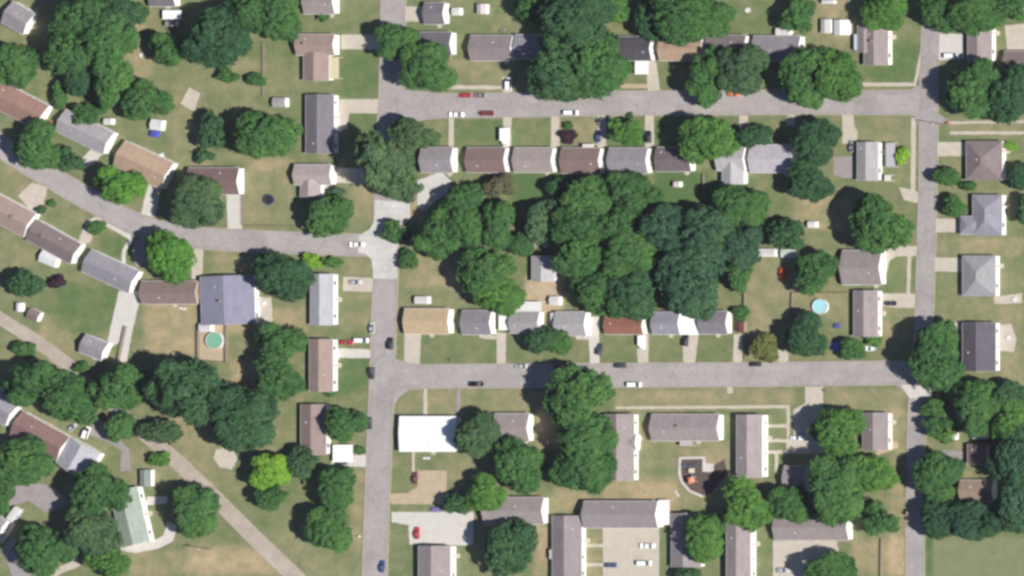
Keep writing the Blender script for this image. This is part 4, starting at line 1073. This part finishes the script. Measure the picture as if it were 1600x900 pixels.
PAINT = dict(white=simple((.78,.78,.77),'paint_white'), red=simple((.42,.03,.03),'paint_red'), maroon=simple((.16,.03,.035),'paint_maroon'), black=simple((.015,.015,.018),'paint_black'),
             dark=simple((.045,.047,.055),'paint_dark_grey'), silver=simple((.40,.41,.43),'paint_silver'), grey=simple((.20,.20,.215),'paint_grey'), blue=simple((.04,.06,.17),'paint_blue'), orange=simple((.62,.16,.06),'paint_orange'))
HL = mat('headlamp_lens', (.75,.76,.78), rough=.1, var=.02, spec=.7); TL = mat('tail_lamp_lens', (.35,.02,.02), rough=.2, var=.02)
_veh = {}
def wheel_meshes():
    t = MB(); t.tube((0,-.1,0),(0,.1,0),.33,n=18); r = MB(); r.tube((0,-.115,0),(0,.115,0),.2,n=12)
    return t.mesh('tyre', RUBBER), r.mesh('rim', METAL)
TYRE, RIM = wheel_meshes()
def lamp(x, y, z):
    b = MB(); b.box(-.05,-.16,-.07,.05,.16,.07); return b.mesh('lamp')
LAMP = lamp(0,0,0)
def vehicle(kind, px, py, heading, paint, label, scale=1.0, group='parked vehicles', name=None, cat=None):
    """heading: degrees counter-clockwise from east in the photograph"""
    p = P(px, py, .9); z = level(p.x, p.y)
    nm = name or {'sedan':'parked_car','suv':'parked_car','van':'parked_van','pickup':'pickup_truck','truck':'box_truck'}[kind]
    o = thing(nm, label, cat or {'sedan':'car','suv':'car','van':'van','pickup':'pickup truck','truck':'truck'}[kind], (p.x, p.y, z), math.radians(heading), group)
    o.scale = (scale,)*3
    pm = PAINT[paint]
    if kind in SPEC:
        if kind not in _veh:
            bs, cs, (x0, x1, hw, zr) = SPEC[kind]
            v, f = loft([body_section(*s) for s in bs], 10); bm = mesh('body', v, f); 
            v, f = loft([cabin_section(*s) for s in cs], 4); cm = mesh('windows', v, f, GLASS)
            r = MB(); k = .03
            r.add([(x0,-hw,zr-.05),(x1,-hw,zr-.05),(x1,hw,zr-.05),(x0,hw,zr-.05),(x0+.06,-hw+.08,zr+k),(x1-.08,-hw+.08,zr+k),(x1-.08,hw-.08,zr+k),(x0+.06,hw-.08,zr+k)],
                  [(0,3,2,1),(4,5,6,7),(0,1,5,4),(1,2,6,5),(2,3,7,6),(3,0,4,7)])
            _veh[kind] = (bm, cm, r.mesh('roof'), bs)
        bm, cm, rm, bs = _veh[kind]
        obj('body', bm, o, pm); obj('windows', cm, o); obj('roof', rm, o, pm)
        xf, xr = bs[-2][0], bs[1][0]; zl = (bs[-2][2]+bs[-2][3])/2+.05; wl = bs[-2][1]-.2
        tr = 1.42; yw = bs[2][1]-.08
    elif kind == 'pickup':
        if kind not in _veh:
            v, f = loft([body_section(*s) for s in [(.2,.95,.4,1.05),(1.5,.95,.4,1.06),(2.3,.92,.42,1.0),(2.7,.84,.45,.85)]], 10); hood = mesh('body', v, f)
            b = MB(); b.box(-2.7,-.95,.45,.2,.95,.62); b.box(-2.7,-.95,.62,.18,-.87,1.08); b.box(-2.7,.87,.62,.18,.95,1.08); b.box(-2.72,-.865,.62,-2.64,.865,1.05)
            v, f = loft([cabin_section(*s) for s in [(-.55,.9,.78,1.0,1.62),(.1,.9,.76,1.0,1.78),(1.0,.9,.76,1.0,1.76),(1.75,.88,.8,1.0,1.06)]], 4)
            r = MB(); r.box(-.45,-.76,1.74,1.0,.76,1.81)
            _veh[kind] = (hood, b.mesh('cargo_bed'), mesh('windows', v, f, GLASS), r.mesh('roof'))
        q = _veh[kind]; obj('body', q[0], o, pm); obj('cargo_bed', q[1], o, pm); obj('windows', q[2], o); obj('roof', q[3], o, pm)
        xf, xr, zl, wl, tr, yw = 2.66, -2.72, .8, .7, 1.75, .86
    else:
        if kind not in _veh:
            v, f = loft([body_section(*s) for s in [(1.7,1.05,.5,2.1),(2.6,1.05,.5,2.1),(3.1,1.02,.5,1.35),(3.4,.92,.55,1.2)]], 10); cabm = mesh('cab', v, f)
            b = MB(); b.box(-3.4,-1.2,.75,1.65,1.2,3.0); g = MB(); g.box(2.62,-.85,1.38,2.95,.85,1.95)
            _veh[kind] = (cabm, b.mesh('cargo_box'), g.mesh('windscreen', GLASS))
        q = _veh[kind]; obj('cab', q[0], o, pm); obj('cargo_box', q[1], o, pm); obj('windscreen', q[2], o)
        xf, xr, zl, wl, tr, yw = 3.36, -3.42, .85, .75, 2.2, 1.0
    for sx in (-1, 1):
        for sy in (-1, 1):
            wq = obj('wheel', TYRE, o, None, loc=(sx*tr, sy*yw, .33)); obj('rim', RIM, wq)
    for sy in (-1, 1):
        obj('headlight', LAMP, o, HL, loc=(xf+.04, sy*wl, zl)); obj('tail_light', LAMP, o, TL, loc=(xr-.01, sy*wl, zl+.08))
    return o
V = vehicle
V('sedan',727,149,180,'red','bright red car at the upper kerb of the top street')
V('sedan',750,149,180,'grey','faint grey car right of the bright red one')
V('pickup',714,179,0,'white','white pickup at the lower kerb of the top street')
V('pickup',760,177,180,'maroon','maroon pickup with pale load on the top street')
V('van',893,176,0,'white','white van parked alone below the huge street tree')
V('van',795,131,90,'white','white van in the short drive above the top street')
V('truck',791,214,270,'white','large white box truck in a drive of the row')
V('sedan',934,213,90,'blue','dark blue car in a drive of the row')
V('suv',1013,214,90,'black','black car in a drive of the row')
V('van',1487,87,0,'white','white van on the parking pad at the top right')
V('sedan',1146,147,0,'orange','orange car half under the trees of the top street')
V('pickup',558,382,0,'white','white pickup waiting at the bright concrete junction')
V('sedan',555,441,0,'silver','silver car in the drive of the pale metal roofed house')
V('suv',542,535,0,'red','red car with dark windows beside the pinkish brown house')
V('van',565,532,0,'white','white van right of the red car in the yard')
V('suv',610,537,90,'black','black car on the right side of the long street')
V('sedan',581,512,90,'silver','small silver car at the left kerb of the long street')
V('suv',581,583,270,'dark','dark car at the left kerb opposite the lower street')
V('suv',577,661,270,'dark','dark car at the left kerb beside the mauve brown house')
V('pickup',745,600,0,'black','black and white pickup at the lower kerb of the lower street')
V('sedan',814,572,180,'silver','pale silver car at the upper kerb of the lower street')
V('van',873,572,180,'maroon','long maroon van at the upper kerb of the lower street')
V('suv',969,571,180,'dark','dark grey car on the lower street below the rust red house')
V('van',992,601,0,'white','white van at the lower kerb of the lower street')
V('sedan',1180,569,180,'black','black low car at the upper kerb near the yellowish tree')
V('suv',937,546,80,'dark','dark car beside the pale drive of the lower row')
V('suv',1071,532,85,'black','black car below the white carport')
V('truck',1004,535,270,'white','white box truck in the drive of the rust red house', scale=.8)
V('sedan',1391,474,0,'black','black car in the drive of the narrow taupe house')
V('sedan',648,747,90,'maroon','dark maroon car beside the tan gravel yard')
V('sedan',651,833,90,'red','red car in the pale concrete parking yard')
V('sedan',597,885,85,'blue','blue grey car driving at the bottom of the long street')
V('pickup',1012,853,0,'white','white pickup in the cream apartment parking yard')
V('van',1007,880,0,'white','white van below the white pickup in the parking yard')
V('sedan',954,883,0,'blue','blue car in the cream apartment parking yard')
V('sedan',1223,891,0,'silver','silver car at the bottom right parking yard')
V('sedan',533,722,0,'dark','dark car under the lower edge of the white carport')
V('sedan',1244,684,0,'white','white car in the parking yard under the trees')
V('sedan',78,195,60,'orange','red orange car beside the terracotta roofed house', scale=.85)
V('sedan',1330,229,90,'grey','grey car beside the pale corner house')
V('sedan',1430,752,90,'silver','silver car on the right-hand street below the round tree')
V('van',135,676,70,'white','white van beside the bent grey drive at the lower left', scale=.95)
V('sedan',112,668,40,'silver','silver blue car behind the maroon diagonal house', scale=.9)

# ------------------------------------------------------------------ trailers, pools, play things, fences, poles
def trailer(label, px, py, lpx, wpx, ang, col=(230,230,228)):
    p = P(px, py, 1.8); r = thing('camper_trailer', label, 'trailer', (p.x, p.y, level(p.x, p.y)), -math.radians(ang), 'trailers')
    a, c = lpx*S/2, wpx*S/2; m = mat('trailer_skin_%d_%d_%d' % col, D(*col), rough=.4, var=.04, spec=.4)
    v, f = loft([body_section(x, hw, .5, z) for x, hw, z in ((-a,c*.9,2.2),(-a*.85,c,2.6),(a*.8,c,2.6),(a,c*.88,1.9))], 10)
    obj('body', mesh('body', v, f), r, m)
    b = MB(); b.box(-.3,-.3,2.55,.3,.3,2.78); b.build('roof_vent', METAL, r)
    b = MB(); b.tube((a-.1,0,.5),(a+.9,0,.45),.06); b.build('tow_bar', DARKM, r)
    for sx in (-.4, .4):
        for sy in (-1, 1):
            w_ = obj('wheel', TYRE, r, None, loc=(sx, sy*(c-.05), .33)); obj('rim', RIM, w_)
    for sy in (-1, 1):
        b = MB(); b.box(-.6, min(sy*c*.99, sy*(c+.02)), 1.4, .6, max(sy*c*.99, sy*(c+.02)), 1.9); b.build('window', GLASS, r)
trailer('white camper trailer beside the grey turning yard at the lower left', 22, 804, 25, 12, -55)
def boat(label, px, py, lpx, ang):
    p = P(px, py, .9); r = thing('boat', label, 'boat', (p.x, p.y, 0), -math.radians(ang))
    L_ = lpx*S/2; m = simple((.74,.78,.77), 'hull_white')
    def sec(x, hw, z0, z1): return [(x,0,z0),(x,-hw*.8,z0+.25),(x,-hw,z1),(x,-hw*.8,z1-.03),(x,-hw*.7,z0+.4),(x,hw*.7,z0+.4),(x,hw*.8,z1-.03),(x,hw,z1),(x,hw*.8,z0+.25)]
    v, f = loft([sec(-L_,.9,.45,1.25),(*[],)][0:1] + [sec(x,h,z,q) for x,h,z,q in ((-.3*L_,.98,.45,1.3),(.4*L_,.85,.5,1.38),(.8*L_,.45,.7,1.45),(L_,.06,1.1,1.5))], 9)
    obj('hull', mesh('hull', v, f), r, m)
    b = MB(); b.box(-.1,-.7,1.2,.1,.7,1.75); b.build('windscreen', GLASS, r)
    b = MB(); b.box(-L_-.45,-.2,.6,-L_+.02,.2,1.5); b.build('outboard_motor', DARKM, r)
    b = MB(); b.box(-L_*.8,-.55,.36,L_*.8,-.45,.46); b.box(-L_*.8,.45,.36,L_*.8,.55,.46); b.box(-.3,-.95,.3,-.2,.95,.36); b.build('boat_trailer', METAL, r)
    for sy in (-1, 1): w_ = obj('wheel', TYRE, r, None, loc=(-.25, sy*1.05, .33)); obj('rim', RIM, w_)
boat('small white boat on a trailer beside the bright shrub', 1361, 545, 20, 5)

def pool(label, px, py, rpx, water, deck=None):
    p = P(px, py, 1.1); r = thing('swimming_pool', label, 'pool', (p.x, p.y, level(p.x, p.y)), 0, 'garden pools')
    R_ = rpx*S
    b = MB(); b.ring(R_-.06, R_, -.05, 1.2, 40); b.build('pool_wall', TRIM, r)
    b = MB(); b.ring(R_-.18, R_+.12, 1.2, 1.27, 40); b.build('rim', METAL, r)
    for k in range(12):
        b = MB(); t = k*math.pi/6; b.tube(((R_+.05)*math.cos(t),(R_+.05)*math.sin(t),-.05),((R_+.05)*math.cos(t),(R_+.05)*math.sin(t),1.2),.05); b.build('post', METAL, r)
    m = bpy.data.materials.new('pool_water'); m.use_nodes = True; n = m.node_tree; bs = n.nodes['Principled BSDF']
    bs.inputs['Base Color'].default_value = (*water, 1); bs.inputs['Roughness'].default_value = .08
    nz = n.nodes.new('ShaderNodeTexNoise'); nz.inputs['Scale'].default_value = 3; bp = n.nodes.new('ShaderNodeBump'); bp.inputs['Strength'].default_value = .15
    n.links.new(nz.outputs['Fac'], bp.inputs['Height']); n.links.new(bp.outputs[0], bs.inputs['Normal'])
    b = MB(); b.disc(R_-.06, 1.05, 40); b.build('water', m, r)
    b = MB(); b.box(R_-.1,-.35,1.28,R_+.05,-.29,1.9); b.box(R_-.1,.29,1.28,R_+.05,.35,1.9)
    for z in (.3,.6,.9): b.box(R_+.1,-.35,z,R_+.16,.35,z+.05)
    b.box(R_+.13,-.35,-.05,R_+.19,-.29,1.27); b.box(R_+.13,.29,-.05,R_+.19,.35,1.27)
    b.build('ladder', METAL, r)
    return r
pool('round pool with green water in the tan yard', 335, 532, 13, (.17, .36, .24))
pool('round pale blue pool in the yard left of the narrow taupe house', 1281, 479, 11.5, (.32, .58, .64))
def paddling(label, px, py, rpx):
    p = P(px, py, .3); r = thing('paddling_pool', label, 'paddling pool', (p.x, p.y, 0))
    R_ = rpx*S; m = simple((.10,.12,.50), 'blue_plastic', .4)
    vs = []; fs = []; n, k = 24, 8
    for i in range(n):
        for j in range(k):
            t, u = 2*math.pi*i/n, 2*math.pi*j/k; q = R_-.2+.2*math.cos(u); vs.append((q*math.cos(t), q*math.sin(t), .25+.25*math.sin(u)))
    for i in range(n):
        for j in range(k): fs.append((i*k+j, ((i+1) % n)*k+j, ((i+1) % n)*k+(j+1) % k, i*k+(j+1) % k))
    obj('wall', mesh('wall', vs, fs, None, True), r, m)
    b = MB(); b.disc(R_-.2, .2, 24); b.build('water', mat('paddling_water', (.16,.2,.55), rough=.1, var=.02), r)
paddling('blue paddling pool left of the small tree above the lower street', 1305, 541, 8)
def trampoline(label, px, py, rpx):
    p = P(px, py, .9); r = thing('trampoline', label, 'trampoline', (p.x, p.y, 0))
    R_ = rpx*S
    b = MB(); b.disc(R_-.35, .9, 32); b.build('jumping_mat', mat('trampoline_mat', (.02,.02,.03), var=.05), r)
    b = MB(); b.ring(R_-.36, R_, .88, .95, 32); b.build('edge_pad', mat('edge_pad', (.07,.06,.14), var=.05), r)
    for k in range(6):
        t = k*math.pi/3; b = MB(); b.tube((R_*.96*math.cos(t),R_*.96*math.sin(t),-.02),(R_*.96*math.cos(t),R_*.96*math.sin(t),.88),.04); b.build('leg', METAL, r)
trampoline('dark round trampoline in the dry lawn left of the taupe corner house', 420, 312, 8.5)

def tarp_thing(name, label, cat, px, py, wpx, hpx, col, ang=0, h=1.6):
    """a load under a sagging tarpaulin, tied down over a frame"""
    p = P(px, py, h*.8); r = thing(name, label, cat, (p.x, p.y, level(p.x, p.y)), -math.radians(ang))
    a, c = wpx*S/2, hpx*S/2; n = 9; vs = []; fs = []; q = random.Random(int(px))
    for i in range(n):
        for j in range(n):
            u, v = i/(n-1)*2-1, j/(n-1)*2-1; e = max(abs(u), abs(v))
            vs.append((u*a, v*c, h*(1-.12*u*u) + q.uniform(-.05,.05) if e < .98 else .05 + q.uniform(0,.1)))
    for i in range(n-1):
        for j in range(n-1): fs.append((i*n+j, (i+1)*n+j, (i+1)*n+j+1, i*n+j+1))
    obj('tarpaulin', mesh('tarpaulin', vs, fs), r, mat('tarp_%d_%d_%d' % col, D(*col), rough=.5, var=.06))
    for sx in (-1, 1):
        for sy in (-1, 1): b = MB(); b.tube((sx*a*.7,sy*c*.7,-.02),(sx*a*.7,sy*c*.7,h*.86),.04); b.build('pole', METAL, r)
tarp_thing('covered_load', 'orange red tarp covered load left of a round tree', 'tarp', 1222, 426, 9, 18, (226,98,60))
tarp_thing('covered_load', 'small blue tarp covered heap below the pale blue pool', 'tarp', 1307, 509, 10, 8, (92,98,160), h=.9)
tarp_thing('covered_load', 'blue tarp covered heap against the white box in the upper left lawn', 'tarp', 240, 209, 14, 11, (84,96,190), ang=8, h=1.5)
tarp_thing('covered_load', 'purple tarp covered heap at the corner of the tan gravel yard', 'tarp', 679, 796, 14, 7, (140,120,190), h=.9)
shed('white box shed with a blue tarp heap in the upper left lawn', 244, 195, 18, 17, (226,226,226), ang=8)

def fence(label, pts, m, h=1.6, group='garden fences'):
    q = [P(*p) for p in pts]
    r = thing('fence', label, 'fence', (q[0].x, q[0].y, 0), 0, group); o0 = q[0]
    for a, b_ in zip(q[:-1], q[1:]):
        n = max(1, round((b_-a).length/2.4)); d = (b_-a)/n; u = d.normalized(); nn = Vector((-u.y, u.x, 0))
        for k in range(n+1):
            s = a+d*k-o0; b = MB(); b.box(s.x-.06, s.y-.06, -.1, s.x+.06, s.y+.06, h+.1); b.build('post', m, r)
        for k in range(n):
            b = MB(); L_ = d.length; c0 = a+d*k-o0; pk = 12
            for j in range(pk):
                s0 = c0+u*(.08+(L_-.16)*j/pk); s1 = c0+u*(.08+(L_-.16)*(j+.86)/pk); e = nn*.02
                hh = h - .04*((j*7+k) % 3)*.3
                v = [s0-e, s1-e, s1+e, s0+e]
                b.add([(p_.x,p_.y,.05) for p_ in v]+[(p_.x,p_.y,hh) for p_ in v], [(0,3,2,1),(4,5,6,7),(0,1,5,4),(1,2,6,5),(2,3,7,6),(3,0,4,7)])
            for zz in (.35, 1.2):
                s0 = c0+u*.07+nn*.021; s1 = c0+u*(L_-.07)+nn*.021; e = nn*.05
                v = [s0, s1, s1+e, s0+e]
                b.add([(p_.x,p_.y,zz) for p_ in v]+[(p_.x,p_.y,zz+.09) for p_ in v], [(0,3,2,1),(4,5,6,7),(0,1,5,4),(1,2,6,5),(2,3,7,6),(3,0,4,7)])
            b.build('board_panel', m, r)
fence('brown board fence at the right edge of the wooded block', [(1167,404),(1166,500)], WOODM)
fence('dark board fence around the pale blue pool yard', [(1330,457),(1240,457),(1239,500)], WOODM, h=1.3)
fence('weathered fence along the white concrete drive by the garage', [(199,510),(187,565)], WOODM)
fence('weathered fence around the green water pool yard', [(312,508),(312,562),(356,566),(356,508)], WOODM, h=1.5)
fence('thin fence along the bright green back lawn', [(1101,272),(1101,332)], WOODM, h=1.1)
fence('long weathered fence in the dry lawn at the bottom right', [(1379,842),(1378,905)], WOODM, h=1.1)

fence('thin wire fence across the upper left lawn near the big round tree', [(413,66),(413,150)], WOODM, h=0.9)
fence('thin wire fence left of the trampoline', [(381,262),(381,352),(460,354)], WOODM, h=0.9)
fence('thin fence along the bare yard above the lower row', [(1166,500),(1166,560)], WOODM, h=0.9)

def utility_pole(label, px, py, ang, h=9.0):
    p = P(px, py, 0); r = thing('utility_pole', label, 'utility pole', (p.x, p.y, 0), math.radians(ang), 'utility poles')
    b = MB(); b.tube((0,0,-.2),(0,0,h),.16,.11,9); b.build('pole', WOODM, r)
    b = MB(); b.box(-1.1,-.17,h-.7,1.1,-.12,h-.55); b.build('crossarm', WOODM, r)
    for x in (-1,-.45,.45,1): b = MB(); b.tube((x,-.145,h-.55),(x,-.145,h-.38),.05); b.build('insulator', METAL, r)
    b = MB(); b.tube((.3,0,h-2.2),(.3,0,h-1.3),.22,n=12); b.build('transformer', METAL, r)
utility_pole('wooden utility pole in the lower left field beside the lane', 330, 858, 40)
utility_pole('wooden utility pole at the junction of the top and right-hand streets', 1474, 194, 0)

# playground
def playground():
    q = [P(x, y) for x, y in [(1100,737),(1100,715),(1063,716),(1062,740),(1066,753),(1078,767),(1097,775)]]
    o = P(1080, 745); r = thing('playground_border', 'pale kerb bordering the mulch of the playground', 'border', (o.x, o.y, 0))
    for a, b_ in zip(q[:-1], q[1:]):
        u = (b_-a).normalized(); nn = Vector((-u.y,u.x,0))*.45; v = [a-nn-o, b_+u*.3-nn-o, b_+u*.3+nn-o, a+nn-o]
        b = MB(); b.add([(p.x,p.y,-.05) for p in v]+[(p.x,p.y,.3+.004*len(r.children)) for p in v], [(0,3,2,1),(4,5,6,7),(0,1,5,4),(1,2,6,5),(2,3,7,6),(3,0,4,7)])
        b.build('kerb_stone', CONCW, r)
    slab('patio', [(1100,723),(1116,725),(1115,738),(1101,737)], 0.2, CONCW, 'white pad beside the playground')
    p = P(1081, 750, 2.0); z = level(p.x, p.y); t = thing('climbing_tower', 'climbing tower with orange roof and blue slide in the playground', 'play tower', (p.x, p.y, z), .3)
    orange = simple((.58,.20,.11), 'play_orange', .5); blue = simple((.10,.19,.36), 'play_blue', .4); yel = simple((.6,.5,.25), 'play_yellow', .5)
    for sx in (-1,1):
        for sy in (-1,1): b = MB(); b.tube((sx,sy,-.05),(sx,sy,2.6),.07); b.build('post', METAL, t)
    b = MB(); b.box(-1.05,-1.05,1.2,1.05,1.05,1.3); b.build('platform', WOODM, t)
    b = MB(); b.add([(-1.25,-1.25,2.6),(1.25,-1.25,2.6),(1.25,1.25,2.6),(-1.25,1.25,2.6),(0,0,3.5)], [(0,3,2,1),(0,1,4),(1,2,4),(2,3,4),(3,0,4)]); b.build('roof', orange, t)
    b = MB()
    for i in range(8):
        y0, y1 = 1.05+i*.36, 1.05+(i+1)*.36; z0, z1 = 1.28*(1-i/8)**1.2+.12, 1.28*(1-(i+1)/8)**1.2+.12
        b.add([(-.35,y0,z0),(.35,y0,z0),(.35,y1,z1),(-.35,y1,z1)], [(0,1,2,3)]); b.add([(-.35,y0,z0),(-.35,y1,z1),(-.35,y1,z1+.2),(-.35,y0,z0+.2)], [(0,1,2,3)]); b.add([(.35,y0,z0),(.35,y1,z1),(.35,y1,z1+.2),(.35,y0,z0+.2)], [(0,1,2,3)])
    b.build('slide', blue, t)
    b = MB()
    for i in range(5): b.box(-1.8+i*.15,-.4,.2+i*.24,-1.7+i*.15,.4,.25+i*.24)
    b.build('ladder', yel, t)
    p = P(1080, 727, 1.5); z = level(p.x, p.y); s = thing('swing_set', 'blue framed swing set in the upper part of the playground', 'swing set', (p.x, p.y, z))
    for x in (-2.4, 2.4):
        for y in (-1, 1): b = MB(); b.tube((x,y*1.1,-.05),(x,0,2.4),.06); b.build('leg', blue, s)
    b = MB(); b.tube((-2.6,0,2.42),(2.6,0,2.42),.08); b.build('top_bar', blue, s)
    for x in (-1.4, 0, 1.4):
        b = MB(); b.tube((x-.25,0,.55),(x-.25,0,2.4),.02,n=5); b.tube((x+.25,0,.55),(x+.25,0,2.4),.02,n=5); ch = b.build('chain', METAL, s)
        b = MB(); b.box(x-.3,-.16,.48,x+.3,.16,.55); b.build('swing_seat', RUBBER, ch)
    p = P(1083, 735, .5); z = level(p.x, p.y); c = thing('play_panel', 'small cream play house in the middle of the playground', 'play house', (p.x, p.y, z))
    b = MB(); b.box(-.8,-.7,-.02,.8,-.6,1.2); b.box(-.8,.6,-.02,.8,.7,1.2); b.box(-.8,-.6,-.02,-.7,.6,1.2); b.build('wall', yel, c)
    b = MB(); b.add([(-1,-.9,1.2),(1,-.9,1.2),(1,0,1.8),(-1,0,1.8),(1,.9,1.2),(-1,.9,1.2)], [(0,1,2,3),(3,2,4,5),(0,3,5),(1,4,2),(0,5,4,1)]); b.build('roof', simple((.62,.58,.42),'play_cream',.5), c)
playground()

# small things standing about the yards
def patio_table(label, px, py, m=TRIM):
    p = P(px, py, .7); r = thing('patio_table', label, 'table', (p.x, p.y, level(p.x, p.y)), 0.4, 'yard furniture')
    b = MB()
    for k in range(5): b.box(-.95,-.42+k*.17,.70,.95,-.27+k*.17,.75)
    b.build('table_top', m, r)
    for x in (-.7,.7): b = MB(); b.box(x-.05,-.72,-.02,x+.05,.72,.06); b.box(x-.05,-.08,.06,x+.05,.08,.7); b.build('leg', METAL, r)
    for y in (-.72,.72): b = MB(); b.box(-.95,y-.14,.40,.95,y+.14,.45); b.box(-.75,y-.05,.06,-.65,y+.05,.4); b.box(.65,y-.05,.06,.75,y+.05,.4); b.build('bench', m, r)
def bin_(label, px, py, col=(.10,.16,.13)):
    p = P(px, py, .9); r = thing('wheeled_bin', label, 'bin', (p.x, p.y, level(p.x, p.y)), rnd.uniform(0,3), 'wheeled bins')
    m = simple(col, 'bin_%d' % int(col[0]*100), .5)
    b = MB(); b.add([(-.26,-.28,.05),(.26,-.28,.05),(.26,.28,.05),(-.26,.28,.05),(-.34,-.36,1.0),(.34,-.36,1.0),(.34,.36,1.0),(-.34,.36,1.0)],[(0,3,2,1),(4,5,6,7),(0,1,5,4),(1,2,6,5),(2,3,7,6),(3,0,4,7)]); b.build('body', m, r)
    b = MB(); b.box(-.37,-.4,1.005,.37,.4,1.08); b.build('lid', m, r)
    for sx in (-1,1): b = MB(); b.tube((sx*.22,.3,.12),(sx*.34,.3,.12),.12,n=10); b.build('wheel', RUBBER, r)
def lawn_bench(label, px, py, ang):
    p = P(px, py, .5); r = thing('garden_bench', label, 'bench', (p.x, p.y, level(p.x, p.y)), -math.radians(ang), 'yard furniture')
    for k in range(4): b = MB(); b.box(-1.3,-.36+k*.19,.42,1.3,-.22+k*.19,.47); b.build('slat', TRIM, r)
    for x in (-1.1,1.1): b = MB(); b.box(x-.05,-.34,-.02,x+.05,.3,.42); b.build('leg', TRIM, r)
    b = MB(); b.box(-1.3,.36,.6,1.3,.41,.95); b.box(-1.1,.36,.4,-1.0,.41,.6); b.box(1.0,.36,.4,1.1,.41,.6); b.build('backrest', TRIM, r)
patio_table('white table with benches in the lawn at the top right of centre', 1168, 16)
patio_table('white table with benches below the large upper left tree', 221, 86)
patio_table('white table in the tan yard of the wooded block', 832, 384)
patio_table('pale table on the rounded patio behind the charcoal house', 1576, 528)
patio_table('white table on the cream deck of the pale grey hip roofed house', 1586, 468)
patio_table('white table on the cream patio of the blue grey house', 413, 474)
patio_table('white table behind the tan roofed diagonal house', 252, 243)
lawn_bench('white bench in the lawn below the playground', 1057, 771, 55)
lawn_bench('white bench below the white roofed building', 666, 716, 0)
lawn_bench('white bench beside the brick coloured low house', 285, 482, 10)
bin_('pale bin at the kerb beside the lower round lawn tree', 561, 838, (.6,.6,.58))
bin_('dark bin at the kerb of the tan house on the lower street', 704, 563)
bin_('dark green bin behind the maroon roofed house', 300, 238, (.08,.12,.10))
bin_('red brown bin at the top right junction', 1481, 192, (.45,.12,.08))
bin_('dark bin by the lower street near the yellowish tree', 1288, 610, (.12,.10,.10))
patio_table('tan table above the two first houses of the top street', 785, 48, WOODM)
patio_table('pale table behind the small pale roofed house', 852, 383)
trailer('small white trailer left of the bottom long taupe block', 863, 866, 16, 6, 90)
trailer('white camper trailer behind the grey house of the lower row', 866, 498, 20, 9, 90)

# thin summer haze between the place and the far, high camera
hz = MB(); hz.box(-6100, -6100, -1.0, 6100, 6100, CAM_H + 12)
hm = bpy.data.materials.new('haze'); hm.use_nodes = True; hn = hm.node_tree; hn.nodes.remove(hn.nodes['Principled BSDF'])
pv = hn.nodes.new('ShaderNodeVolumePrincipled'); pv.inputs['Color'].default_value = (0.80, 0.74, 1.0, 1); pv.inputs['Density'].default_value = 6.5e-6
hn.links.new(pv.outputs[0], hn.nodes['Material Output'].inputs['Volume'])
ho = hz.build('haze', hm); ho['kind'] = 'stuff'; ho['label'] = 'thin pale summer haze over the whole place'

seen = {}
for o in SC.objects:
    if o.parent is None and 'category' in o:
        seen.setdefault(o['label'], []).append(o.name)
for k, v in seen.items():
    if len(v) > 1: print('SAME LABEL', k, v)
